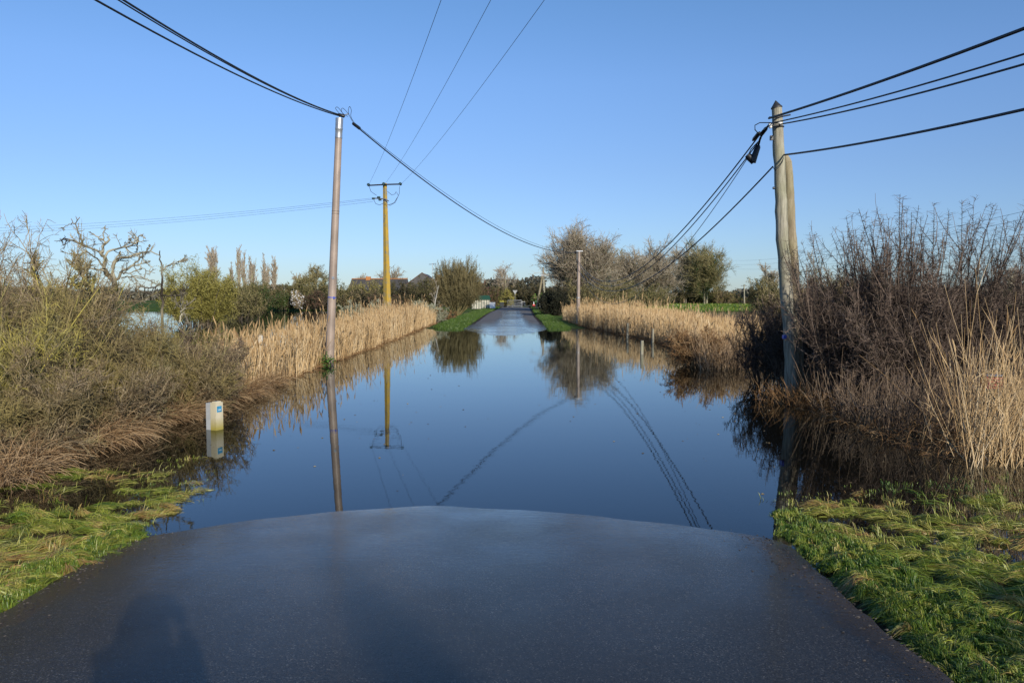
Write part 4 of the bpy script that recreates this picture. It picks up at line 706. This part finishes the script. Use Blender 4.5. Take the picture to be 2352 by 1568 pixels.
XY = np.column_stack([RNG.uniform(4.3, 8, 4000), RNG.uniform(7.9, 12, 4000)]); litter('dead_grass', 'broken straw lying among the right foreground reeds', XY, .3, .0035, M_reedo, (.1, -.3), z0=.0)

# --- scrub on the near left bank
SG = 'tangled scrub bushes on the left bank'
bush('scrub_bush', 'tall grey twigged scrub with yellow lichen at the left edge', -6.5, 9.3, 3.2, 2.6, 2.62, 70, 900, 24000, .014, .0027, .45, M_scrub, M_lichen, 9000, M_leafy, .009, group=SG)
bush('scrub_bush', 'lichen yellow thicket at the left edge in front of the tallest scrub', -5.9, 8.3, 2.2, 2.0, 1.75, 60, 800, 21000, .012, .0024, .4, M_lichen, M_lichen, 9000, M_leafy, .009, group=SG)
bush('scrub_bush', 'low brown scrub nearest the camera on the left', -5.3, 7.9, 1.9, 1.6, 1.2, 65, 850, 20000, .009, .0023, .4, M_scrub, M_scrubd, 2500, M_leaf, .008, group=SG)
bush('scrub_bush', 'olive scrub below the dead tree', -5.7, 10.2, 2.6, 2.2, 1.75, 60, 700, 17000, .011, .0025, .45, M_twigo, M_scrubd, 7000, M_leafy, .009, group=SG)
bush('scrub_bush', 'brown scrub in the middle of the left bank behind the grass', -5.1, 9.3, 1.8, 1.7, 1.3, 60, 850, 20000, .009, .0023, .45, M_scrub, M_scrubd, 3000, M_leaf, .008, group=SG)
bush('scrub_bush', 'olive brown scrub behind the cream marker post', -5.0, 11.3, 2.0, 1.9, 1.35, 65, 900, 21000, .01, .0025, .45, M_scrub, M_scrubd, 4500, M_leaf, .009, group=SG)
bush('scrub_bush', 'purplish twiggy scrub beside the left reed bed', -5.35, 12.9, 1.6, 1.7, 1.2, 50, 550, 10000, .011, .0032, .4, M_thorn, M_scrubd, 2000, M_leaf, .009, group=SG)
bush('scrub_bush', 'green brown scrub behind the snag with fallen limbs', -6.6, 13.2, 2.6, 2.4, 1.55, 40, 380, 8000, .013, .0035, .5, M_twigo, M_scrubd, 5000, M_leafy, .01, group=SG)
bush('scrub_bush', 'yellowish scrub between the tall scrub and the dead tree', -8.0, 12.8, 2.8, 2.4, 2.0, 40, 450, 9500, .014, .0038, .45, M_scrub, M_lichen, 7000, M_leafy, .011, group=SG)
bush('scrub_bush', 'grey scrub farther back at the left edge', -10.5, 14.2, 3.4, 2.8, 2.5, 50, 600, 12000, .016, .0042, .45, M_scrub, M_scrubd, 4000, M_leaf, .011, group=SG)

bush('scrub_bush', 'yellow olive lichened scrub filling the space under the dead tree and the snag', -7.0, 11.9, 2.6, 2.0, 1.72, 60, 700, 15000, .013, .0028, .45, M_twigo, M_lichen, 9000, M_leafy, .010, group=SG)
# --- dead tree traced limb by limb, given depth
def traced(PL, Y, r0s, seed, off=(0, 477.75), s=.25, depth=.3):
    rng = np.random.default_rng(seed); out = []
    for pl, (ra, rb) in zip(PL, r0s):
        n = len(pl); dy = np.cumsum(rng.normal(0, depth / 3, n)); dy -= dy[0]; y_ = Y + dy + (rng.normal(0, .0) if n else 0)
        P = np.array([at(x * s + off[0], y * s + off[1], yy) for (x, y), yy in zip(pl, y_)])
        tt = np.linspace(0, n - 1, 16); i0 = np.clip(tt.astype(int), 0, n - 2); f = (tt - i0)[:, None]; Q_ = P[i0] + (P[i0 + 1] - P[i0]) * f + rng.normal(0, .009, (16, 3)); out.append((Q_, np.linspace(ra, rb, 16) * (.42 if ra > .02 else .7)))
    return out
DT = [[(1050, 980), (1040, 780), (1060, 690), (1000, 620), (950, 560)], [(950, 560), (965, 470), (930, 410), (950, 350), (1000, 290), (985, 262)], [(960, 340), (940, 290), (880, 255), (820, 220)], [(945, 300), (955, 220), (970, 170)],
 [(935, 410), (860, 375), (760, 345), (680, 305), (580, 280), (560, 310)], [(760, 345), (745, 280), (710, 210), (695, 140), (730, 80)], [(695, 140), (640, 150), (540, 195)], [(965, 470), (985, 410), (1040, 380), (1150, 360), (1240, 330), (1275, 290), (1270, 260), (1305, 235)],
 [(1275, 290), (1262, 350), (1250, 420)], [(1060, 690), (1040, 600), (1040, 500), (1090, 465), (1180, 445), (1280, 410), (1380, 395), (1460, 430)], [(1350, 400), (1375, 335)], [(1060, 660), (1120, 580), (1200, 540), (1300, 510), (1385, 490)],
 [(950, 570), (860, 560), (770, 500), (720, 480)], [(950, 560), (900, 470), (800, 400), (700, 430), (570, 400)], [(1040, 500), (1100, 420), (1110, 400)], [(1100, 590), (1180, 600), (1300, 560), (1420, 600)], [(1120, 640), (1250, 620), (1360, 650), (1400, 690)], [(1240, 330), (1190, 300), (1180, 250)], [(1200, 540), (1290, 460), (1340, 420)]]
RS = [(.13, .10), (.085, .03), (.035, .02), (.03, .018), (.05, .02), (.045, .014), (.025, .01), (.05, .016), (.02, .01), (.08, .02), (.018, .01), (.06, .015), (.045, .018), (.04, .014), (.035, .03), (.03, .01), (.03, .01), (.015, .008), (.02, .01)]
M_dead = toned('dead_wood', [(.17, .145, .10), (.33, .3, .21), (.42, .38, .27)], .9, (.05, .04, .03), 1.6)
def snag(name, label, PL, Y, RS_, seed, nt_):
    S = traced(PL, Y, RS_, seed); b0 = S[0][0][0].copy(); b0[2] = 0; T = thing(name, label, 'tree', b0); S[0][0][0][2] = -.2; mb = MB()
    for k, (P, r) in enumerate(S): mb.tubes(P[None], r[None], k=8, tone=[.2 + .75 * ((k * 7) % 5) / 5])
    mb.build('trunk', M_dead, T, True); L = np.stack([P for P, _ in S[1:]])
    a = spawn(L, nt_ // 3, .15, .9, .28, 5, .16, .05); c = spawn(a, nt_, .1, .8, .6, 4, .2, .03); mb = MB(); mb.tubes(a, np.linspace(.009, .004, 6)[None], k=4); mb.tubes(c, np.linspace(.0045, .0028, 5)[None], k=3); mb.build('twigs', M_dead, T)
snag('dead_tree', 'gnarled leafless dead tree with crooked bare limbs against the sky', DT, 14.2, RS, 4, 420)
ST = [[(1500, 1000), (1480, 800), (1490, 680), (1495, 560), (1470, 470), (1472, 390)], [(1495, 560), (1560, 520), (1640, 495), (1710, 435)], [(1640, 495), (1690, 482), (1730, 480)], [(1190, 800), (1270, 755), (1380, 790), (1480, 800)], [(1480, 800), (1640, 800), (1740, 715)], [(1170, 900), (1190, 830), (1180, 740), (1190, 710)], [(1190, 860), (1300, 860), (1420, 810)], [(1650, 1050), (1660, 960), (1690, 800), (1680, 730)], [(1600, 930), (1650, 850), (1670, 740)], [(1660, 960), (1720, 890), (1800, 830)], [(1480, 700), (1380, 740), (1250, 720)], [(1690, 960), (1740, 1060), (1770, 1150)]]
snag('dead_snag', 'pale broken snag with fallen bleached limbs right of the dead tree', ST, 13.6, [(.06, .018), (.035, .012), (.012, .008), (.04, .02), (.03, .012), (.03, .012), (.035, .012), (.04, .015), (.025, .01), (.03, .02), (.02, .01), (.02, .01)], 9, 330)
SL = [[(700, 1150), (600, 1010), (450, 860), (320, 740)], [(450, 860), (330, 560), (300, 440)], [(600, 1010), (520, 960), (380, 880), (220, 760)], [(1000, 960), (850, 760), (740, 600), (690, 490)], [(850, 760), (740, 740), (640, 640)], [(740, 600), (720, 520), (720, 480)]]
S = traced(SL, 10.2, [(.05, .02), (.025, .01), (.03, .012), (.045, .022), (.02, .008), (.03, .03)], 5); T = thing('leaning_trunk', 'broken leaning stems crusted with yellow lichen above the left scrub', 'dead trunk', S[0][0][0] * [1, 1, 0]); mb = MB()
for P, r in S: mb.tubes(P[None], r[None], k=8, tone=[.8])
mb.build('trunk', M_lichen, T, True); L = np.stack([P for P, _ in S]); a = spawn(L, 160, .1, .8, .35, 5, .16, .05); c = spawn(a, 1500, .1, .8, .6, 4, .2, .03); mb = MB(); mb.tubes(a, np.linspace(.012, .005, 6)[None], k=4); mb.tubes(c, np.linspace(.005, .003, 5)[None], k=3); mb.build('twigs', M_lichen, T)

# --- thorn bush on the right
def thornbush(name, label, x, y, W, D, H, ns, nb, nsp, seed=0):
    base = np.array([x, y, -.05]); a = RNG.uniform(0, 2 * math.pi, ns); rr = np.sqrt(RNG.uniform(0, 1, ns)); P = base + np.stack([np.cos(a) * rr * W * .3, np.sin(a) * rr * D * .3, 0 * a], 1)
    d = np.stack([np.cos(a) * rr * .42, np.sin(a) * rr * .3, np.ones(ns)], 1) + RNG.normal(0, .05, (ns, 3)); s0 = strand(P, d, H * RNG.uniform(.62, 1.08, ns) * (1 - .22 * rr), 12, .05, .02)
    s1 = spawn(s0, nb, .15, .5, .42, 8, .07, .10, .8); s2 = spawn(np.concatenate([s0[:, :9], s1]), nb * 3, .2, .65, .3, 6, .1, .05); al = np.concatenate([s1[:, :7], s2]); sp = spawn(al, nsp, .0, 1.25, 1, 3, .12, 0, fixedL=.085, angs=.2); sp0 = spawn(s0, nsp // 3, .3, 1.25, 1, 3, .12, 0, fixedL=.1, angs=.2)
    T = thing(name, label, 'bush', (x, y, 0)); MB().tubes(s0, np.linspace(.016, .003, 13)[None], k=5).build('stems', M_thornd, T, True)
    mb = MB(); mb.tubes(s1, np.linspace(.007, .0025, 9)[None], k=3); mb.tubes(s2, np.linspace(.004, .002, 7)[None], k=3); mb.tubes(np.concatenate([sp, sp0]), np.linspace(.0026, .001, 4)[None], k=2); mb.build('twigs', M_thorn, T); return T
thornbush('thorn_bush', 'tall purple brown blackthorn with upright spiny shoots on the right', 6.3, 11.9, 4.2, 2.4, 3.35, 105, 900, 46000)
thornbush('thorn_bush', 'lower spreading thorn bush at the right edge behind the straw reeds', 8.0, 12.3, 2.6, 2.4, 2.5, 50, 420, 20000)
thornbush('thorn_bush', 'dense lower blackthorn between the wooden pole and the tall thorn bush', 5.75, 14.2, 2.1, 2.0, 2.2, 70, 600, 24000)
bush('scrub_bush', 'dark twiggy bush overhanging the water left of the wooden pole', 4.95, 15.2, 1.25, 1.8, 1.55, 36, 360, 7000, .011, .003, .6, M_thorn, M_thornd, 1200, M_leafd, .01, wob=.2)
bush('scrub_bush', 'dark bramble mass under the tall thorn bush', 6.1, 11.8, 3.0, 1.9, 2.15, 70, 900, 24000, .01, .0032, .5, M_thorn, M_thornd, 9000, M_leafd, .012, wob=.2)
bush('scrub_bush', 'dark bramble mass behind the foot of the stub pole', 5.55, 14.3, 2.0, 1.7, 1.75, 50, 650, 14000, .01, .0034, .5, M_thornd, M_thornd, 6000, M_leafd, .012, wob=.2)
bush('scrub_bush', 'low dark bramble at the right edge behind the straw reeds', 8.0, 12.2, 3.0, 2.0, 1.3, 45, 500, 10000, .01, .0034, .5, M_thorn, M_thornd, 4000, M_leaf, .012, wob=.2)
bush('scrub_bush', 'small brown weeping bush in front of the far right reeds', 4.6, 19.2, 1.5, 1.4, 1.0, 40, 350, 6000, .01, .0045, .6, M_reedo, M_scrubd, 0, wob=.2, up=-.05)
# loose upright and leaning dead stalks woven through the left scrub
XY = np.column_stack([RNG.uniform(-7.4, -4.75, 800), RNG.uniform(7.9, 13.6, 800)]); reeds('reeds', 'thin pale dead stalks standing through the left scrub', XY, 1.25, .0022, M_reed, z0=.0, spread=.4, leafn=.5, heads=False)
# red litter among the reeds
c = at(2278, 872, 9.6); T = thing('plastic_crate', 'small dark red plastic crate half hidden in the right foreground reeds', 'crate', c); mb = MB()
M_red = plain('dull_red_plastic', (.25, .02, .02), .5)
mb = MB(); mb.box(-.1, -.07, -.1, .1, .07, -.085, o=c); mb.build('bottom', M_red, T); mb = MB()
for z in (-.07, -.03, .01): mb.box(-.1, -.07, z, .1, -.062, z + .025, o=c).box(-.1, .062, z, .1, .07, z + .025, o=c)
for sx in (-.1, .09): mb.box(sx, -.061, -.084, sx + .01, .061, .05, o=c)
mb.build('sides', M_red, T); MB().box(-.104, -.074, .052, .104, .074, .064, o=c).build('rim', plain('blue_grey_rim', (.12, .14, .2), .5), T)
# ivy at the steel pole foot
c = np.array([p1b[0] - .1, Y1 - .25, .0]); P = c + RNG.normal(0, 1, (700, 3)) * [.13, .1, .08] + [0, 0, .1]; P = P[P[:, 2] > 0]; T = thing('ivy_plant', 'bright green ivy clump at the foot of the steel pole', 'plant', c)
MB().cards(P, .03, 1.2).build('leaves', toned('ivy_green', [(.03, .08, .012), (.06, .14, .02), (.13, .24, .04)], .45, transl=.15), T); MB().tubes(strand(np.tile(c, (20, 1)), RNG.normal(0, 1, (20, 3)) * [1, 1, .3] + [0, 0, .8], .35, 4, .2), .004, k=3).build('stems', M_scrubd, T)

# --- grass: flattened, wet, combed by the flood
def swept(name, label, regions, mt, seed=1):
    rng = np.random.default_rng(seed); mb = MB(); NS = 7
    for (poly, ncl, nbl, L, ang, hm, tr, up) in regions:
        poly = np.array([G(*p)[:2] for p in poly]); lo, hi = poly.min(0), poly.max(0); C_ = []
        while len(C_) < ncl:
            q = rng.uniform(lo, hi); ins = False; j = len(poly) - 1
            for i in range(len(poly)):
                if (poly[i, 1] > q[1]) != (poly[j, 1] > q[1]) and q[0] < (poly[j, 0] - poly[i, 0]) * (q[1] - poly[i, 1]) / (poly[j, 1] - poly[i, 1]) + poly[i, 0]: ins = not ins
                j = i
            if ins: C_.append(q)
        C_ = np.array(C_); n = ncl * nbl; ci = np.repeat(np.arange(ncl), nbl)
        ca = math.radians(ang) + rng.normal(0, .6, ncl) + 1.0 * wav(C_[:, 0], C_[:, 1], 2.2, 2); Lc = L * rng.uniform(.6, 1.5, ncl); Wc = Lc * rng.uniform(.18, .4, ncl); Hc = hm * rng.uniform(.25, 1.2, ncl) ** 1.3
        u0 = rng.uniform(-.55, .35, n); v0 = rng.normal(0, .5, n); bl = rng.uniform(.35, .8, n) * (Lc[ci]); th = ca[ci] + rng.normal(0, .16, n) + .35 * v0; cur = rng.normal(0, .5, n)
        t_ = np.linspace(0, 1, NS)[None]; fx, fy = np.cos(ca)[ci], np.sin(ca)[ci]
        ux = u0[:, None] * Lc[ci][:, None] + bl[:, None] * t_ * np.cos(th - ca[ci])[:, None]; vx = v0[:, None] * Wc[ci][:, None] + bl[:, None] * (t_ * np.sin(th - ca[ci])[:, None] + .25 * cur[:, None] * t_ ** 2)
        x = C_[ci, 0][:, None] + ux * fx[:, None] - vx * fy[:, None]; y = C_[ci, 1][:, None] + ux * fy[:, None] + vx * fx[:, None]
        md = Hc[ci][:, None] * np.exp(-(ux / (.55 * Lc[ci][:, None])) ** 2 - (vx / (1.2 * Wc[ci][:, None])) ** 2)
        gz = np.maximum(ground_z(x, y), -.03 + .02 * wav(x, y, 5, 1)); st = (rng.uniform(0, 1, n) < up) * rng.uniform(.15, .9, n); z = gz + md * (.5 + rng.uniform(0, .6, n))[:, None] + rng.uniform(0, .012, n)[:, None] + st[:, None] * bl[:, None] * (t_ - .35 * t_ ** 2) + .02 * rng.uniform(-.4, 1, n)[:, None] * np.sin(t_ * 3)
        sh = (1 - .75 * (st > 0))[:, None]; x = x[:, :1] + (x - x[:, :1]) * sh; y = y[:, :1] + (y - y[:, :1]) * sh; s = np.stack([x, y, z], -1)
        dead = (rng.uniform(0, 1, ncl) < .16) * rng.uniform(.1, .35, ncl)
        tn = np.clip(tr + .1 + .22 * wav(C_[ci, 0], C_[ci, 1], 2.4, 4) + rng.normal(0, .1, ncl)[ci] + dead[ci] + rng.normal(0, .13, n), 0, 1)
        T_ = norm(np.diff(s, axis=1)); T_ = np.concatenate([T_, T_[:, -1:]], 1); sd = norm(np.cross(T_, np.array([0, 0, 1.]) + rng.normal(0, .5, (n, 1, 3)))); wd = (np.array([.8, 1, 1, .9, .75, .5, .05]) * .0017)[None, :, None] * rng.uniform(.6, 1.4, (n, 1, 1))
        V = np.stack([s - sd * wd, s + sd * wd], 2).reshape(-1, 3); b_ = (np.arange(n) * 2 * NS)[:, None]; i = np.arange(NS - 1)[None] * 2; Q = np.stack([b_ + i, b_ + i + 1, b_ + i + 3, b_ + i + 2], -1).reshape(-1, 4); mb.add(V, Q, tone=np.repeat(tn, 2 * NS))
    return tag(mb.build(name, mt), label, 'grass', kind='stuff')
# px polygons on the ground plane; (poly, clumps, blades per clump, clump length, sweep angle, mound height, tone, standing share)
swept('grass', 'long wet yellow green grass lying combed flat at the left road edge', [
  ([(-500, 1200), (-100, 1180), (380, 1150), (400, 1195), (330, 1225), (250, 1270), (160, 1340), (60, 1385), (-150, 1500), (-700, 1750), (-900, 1500)], 430, 170, .19, 20, .045, .6, .04),
  ([(340, 1200), (335, 1232), (250, 1276), (165, 1345), (60, 1396), (-60, 1450), (-30, 1360), (150, 1290), (270, 1220)], 300, 110, .085, 60, .035, .22, .3),
  ([(-100, 1120), (200, 1080), (440, 1070), (470, 1120), (400, 1165), (0, 1190)], 70, 90, .22, 15, .035, .55, .08)], M_grass, 3)
swept('grass', 'lush green grass tufts and flattened mats at the right road edge', [
  ([(1810, 1230), (1950, 1225), (2350, 1240), (2700, 1280), (3000, 1500), (2900, 1900), (2300, 1750), (2230, 1568), (2080, 1440), (1950, 1340), (1860, 1260)], 400, 170, .18, 150, .045, .5, .04),
  ([(1775, 1180), (1820, 1170), (1960, 1240), (2080, 1330), (2352, 1480), (2500, 1700), (2300, 1760), (2165, 1568), (2040, 1440), (1900, 1320), (1795, 1230)], 760, 110, .085, 110, .04, .18, .4),
  ([(1850, 1140), (2100, 1130), (2400, 1150), (2400, 1200), (2400, 1250), (1900, 1240), (1850, 1200)], 105, 110, .2, 165, .045, .48, .1)], M_grass, 4)
swept('grass', 'sparse grass tips poking through the flood water on both sides', [
  ([(300, 1060), (480, 1050), (500, 1130), (420, 1180), (330, 1160)], 30, 14, .14, 60, .02, .3, .8), ([(1720, 1150), (1850, 1120), (2350, 1090), (2350, 1140), (1850, 1160)], 60, 14, .14, 110, .02, .3, .8)], M_grass, 5)
def scatter(name, label, cat, n, xf, sz, mt, seed):
    rng = np.random.default_rng(seed); P = xf(rng, n); mb = MB(); a = rng.uniform(0, 6.28, n); s_ = sz * rng.uniform(.4, 1.6, n); k = rng.uniform(.2, 1, n)
    for j in range(n):
        c, sn = math.cos(a[j]), math.sin(a[j]); V = np.array([[-1, -k[j], 0], [1, -.7 * k[j], 0], [.7, k[j], 0], [-.8, .8 * k[j], 0], [0.1, 0, .55 * k[j]]]) * s_[j]; V = np.stack([V[:, 0] * c - V[:, 1] * sn, V[:, 0] * sn + V[:, 1] * c, V[:, 2]], 1) + P[j]; mb.add(V, None, [[0, 1, 4], [1, 2, 4], [2, 3, 4], [3, 0, 4]], tone=rng.uniform())
    return tag(mb.build(name, mt), label, cat, kind='stuff')
def edge_pts(rng, n): y = rng.uniform(2.2, 6.3, n); sd = rng.choice([-1, 1], n); x = XC + sd * (RW - np.abs(rng.normal(0, .13, n))); return np.stack([x, y, road_z(x, y) + .001], 1)
scatter('gravel', 'loose grit and small stones along the wet road edges', 'gravel', 1500, edge_pts, .006, toned('grit', [(.03, .025, .02), (.08, .065, .05), (.18, .15, .12)], .8), 11)
def wat_pts(rng, n): y = rng.uniform(6.5, 26, n) ** 1.0; side = rng.uniform(0, 1, n) ** .45 * rng.choice([-1, 1], n); x = side * 4.0; return np.stack([x, y, np.full(n, .0015)], 1)
scatter('debris', 'flecks of leaf and straw floating on the flood water', 'floating debris', 420, wat_pts, .011, toned('flotsam', [(.05, .035, .02), (.14, .1, .05), (.4, .33, .2)], .8), 12)
def verge(name, label, xy, h, r, mt, dry=.0):
    n = len(xy); z = ground_z(xy[:, 0], xy[:, 1]); P = np.column_stack([xy, z - .01]); s = strand(P, np.column_stack([RNG.normal(0, .35, n), RNG.normal(0, .35, n), np.ones(n)]), h * RNG.uniform(.5, 1.3, n), 3, .15, -.05); mb = MB(); mb.tubes(s, (np.array([1, .9, .6, .1]) * r)[None], k=2, tone=np.clip(RNG.normal(.35, .22, n), 0, 1)); return tag(mb.build(name, mt), label, 'grass', kind='stuff')
y = 37 + 75 * RNG.uniform(0, 1, 26000) ** 1.3; verge('grass', 'bright short grass verge on the left of the far road', np.column_stack([xo_(y) - RW - .05 - RNG.uniform(0, 1, len(y)) * 1.8 * sst(36, 44, y), y]), .13, .012, M_grassf)
verge('grass', 'bright short grass verge on the right of the far road', np.column_stack([xo_(y) + RW + .05 + RNG.uniform(0, 1, len(y)) * 1.2 * sst(35, 42, y), y]), .13, .012, M_grassf)

x_ = RNG.uniform(9, 90, 22000); y_ = 80 + 72 * RNG.uniform(0, 1, 22000) ** .9; verge('grass', 'bright green grass covering the field beyond the right reeds', np.column_stack([x_, y_]), .28, .045, M_grass)
# ------------------------------------------------------------------ behind the photographer: what throws the shadows at our feet
bare_tree('shadow_cypress', 'unseen slim evergreen added behind the photographer to cast a shadow', 1176, 40, 600, 20) if False else None
def add_shadow_cypress(x, y, H, W):
    T = thing('shadow_cypress', 'unseen slim evergreen added far behind the photographer to cast a shadow on the wet road', 'tree', (x, y, .3)); mb = MB(); lathe(mb, (x, y, .2), (x, y, H * .95), [(0, .16), (1, .02)], 8); mb.build('trunk', M_barkd, T, True)
    n = 42000; h = RNG.uniform(0.06, 1, n) ** .9; a = RNG.uniform(0, 2 * math.pi, n); rr = W * np.clip((1 - h) * 1.15 + .02, 0, .75) * np.sqrt(RNG.uniform(0.1, 1, n)); MB().cards(np.stack([x + rr * np.cos(a), y + rr * np.sin(a), .3 + h * (H - .3)], 1), .09).build('crown', M_leafg, T)
tipg = np.array([-1.28, 5.1, .05]); k_ = 24.0; tp = tipg + SDIR / math.cos(SUN_EL) * k_
add_shadow_cypress(tp[0], tp[1], tp[2], 1.1)  # unseen evergreen, guessed and added to cast the second shadow on the road
bush('scrub_bush', 'leafy hawthorn on the right verge just behind the photographer', 5.3, -1.25, 2.2, 1.7, 2.1, 50, 600, 9000, .015, .004, .45, M_scrub, M_scrubd, 26000, M_leafg, .03, z0=.1)
# the photographer
def skinned(name, verts, edges, rads, m, parent, sub=2, root=0):
    me = bpy.data.meshes.new(name); me.from_pydata([tuple(v) for v in verts], edges, []); o = bpy.data.objects.new(name, me); COL.objects.link(o)
    s = o.modifiers.new('skin', 'SKIN'); 
    for i, r in enumerate(rads): sv = me.skin_vertices[0].data[i]; sv.radius = r if isinstance(r, tuple) else (r, r); sv.use_root = (i == root)
    o.modifiers.new('sub', 'SUBSURF').levels = sub; o.modifiers['sub'].render_levels = sub; me.materials.append(m); s.use_smooth_shade = True; o.parent = parent; return o
M_coat = plain('navy_coat', (.02, .025, .04), .8, 0, .2, 30); M_skin = plain('skin', (.5, .3, .22), .5, 0, .06, 30); M_jean = plain('jeans', (.03, .05, .1), .85, 0, .2, 40); M_hair = plain('hair', (.05, .03, .02), .6, 0, .3, 60); M_boot = plain('rubber_boots', (.02, .03, .02), .4)
PB = np.array([.07, -.36, float(road_z(.07, -.36))])
T = thing('person', 'photographer in a navy coat and boots holding a camera up to the eye', 'person', PB)
z = lambda h: h * .92
body_v = [(0, 0, z(.98)), (0, -.01, z(1.18)), (0, -.02, z(1.36)), (0, 0, z(1.46)), (0, .02, z(1.53)), (0, .03, z(1.62)), (0, .035, z(1.70)),
          (-.15, -.01, z(1.40)), (-.165, .1, z(1.18)), (-.1, .15, z(1.5)), (.15, -.01, z(1.40)), (.165, .1, z(1.18)), (.1, .15, z(1.5)),
          (-.09, 0, z(.92)), (-.11, .01, z(.5)), (-.12, -.02, z(.10)), (-.12, .12, z(.04)), (.09, 0, z(.92)), (.11, .01, z(.5)), (.12, -.02, z(.10)), (.12, .12, z(.04))]
body_e = [(0, 1), (1, 2), (2, 3), (3, 4), (4, 5), (5, 6), (2, 7), (7, 8), (8, 9), (2, 10), (10, 11), (11, 12), (0, 13), (13, 14), (14, 15), (15, 16), (0, 17), (17, 18), (18, 19), (19, 20)]
body_r = [(.16, .12), (.14, .11), (.17, .12), .07, .06, (.078, .095), (.07, .085), .07, .048, .03, .07, .048, .03, .09, .062, .045, .035, .09, .062, .045, .035]
skinned('body', [np.array(v) for v in body_v], body_e, body_r, M_skin, T)
cw = [(0, 0, z(.80)), (0, -.005, z(1.0)), (0, -.01, z(1.18)), (0, -.02, z(1.36)), (0, -.005, z(1.455)), (-.15, -.01, z(1.40)), (-.165, .1, z(1.18)), (-.11, .15, z(1.46)), (.15, -.01, z(1.40)), (.165, .1, z(1.18)), (.11, .15, z(1.46))]
skinned('coat', [np.array(v) for v in cw], [(0, 1), (1, 2), (2, 3), (3, 4), (3, 5), (5, 6), (6, 7), (3, 8), (8, 9), (9, 10)], [(.2, .16), (.19, .15), (.16, .13), (.15, .12), .08, .072, .058, .044, .072, .058, .044], M_coat, T)
skinned('trousers', [np.array(v) for v in [(0, 0, z(.95)), (-.09, 0, z(.88)), (-.11, .01, z(.5)), (-.12, -.015, z(.16)), (.09, 0, z(.88)), (.11, .01, z(.5)), (.12, -.015, z(.16))]], [(0, 1), (1, 2), (2, 3), (0, 4), (4, 5), (5, 6)], [(.16, .12), .105, .078, .065, .105, .078, .065], M_jean, T)
for sx in (-.12, .12): skinned('boot', [np.array(v) for v in [(sx, -.02, .3), (sx, -.03, .06), (sx, .08, .05), (sx, .17, .045)]], [(0, 1), (1, 2), (2, 3)], [.07, .055, .05, .04], M_boot, T)
skinned('hair', [np.array(v) for v in [(0, -.03, z(1.58)), (0, -.02, z(1.67)), (0, .03, z(1.74))]], [(0, 1), (1, 2)], [(.075, .06), (.085, .085), (.06, .08)], M_hair, T)
skinned('hood', [np.array(v) for v in [(0, -.06, z(1.42)), (0, -.05, z(1.55)), (0, -.03, z(1.66)), (0, .0, z(1.76))]], [(0, 1), (1, 2), (2, 3)], [(.15, .07), (.135, .08), (.115, .085), (.06, .06)], M_coat, T)
for sx in (-1, 1):
    hv = [(sx * .1, .15, z(1.5)), (sx * .075, .17, z(1.55))]; he = [(0, 1)]; hr = [.028, (.034, .02)]
    for f in range(4): b0 = len(hv); hv += [(sx * (.085 - .012 * f), .185 + .005 * f, z(1.565) + .004 * f), (sx * (.065 - .012 * f), .205, z(1.59) - .012 * f), (sx * (.045 - .01 * f), .2, z(1.60) - .016 * f)]; he += [(1, b0), (b0, b0 + 1), (b0 + 1, b0 + 2)]; hr += [.010, .0085, .008]
    b0 = len(hv); hv += [(sx * .05, .15, z(1.55)), (sx * .035, .145, z(1.57))]; he += [(1, b0), (b0, b0 + 1)]; hr += [.011, .009]
    skinned('hand', [np.array(v) for v in hv], he, hr, M_skin, T, 1)
cb = thing('camera_body', 'black camera held at eye level by the photographer', 'camera', PB + [0, .17, z(1.6)]); c = PB + np.array([0, .175, z(1.605)])
MB().box(-.06, -.03, -.04, .06, .02, .04, o=c).build('body', M_black, cb); MB().box(-.025, -.035, .042, .025, .015, .062, o=c).build('viewfinder_hump', M_black, cb); mb = MB(); lathe(mb, c + [0, .02, -.005], c + [0, .075, -.005], [(0, .03), (.8, .034), (1, .03)], 16); mb.build('lens', M_black, cb, True)
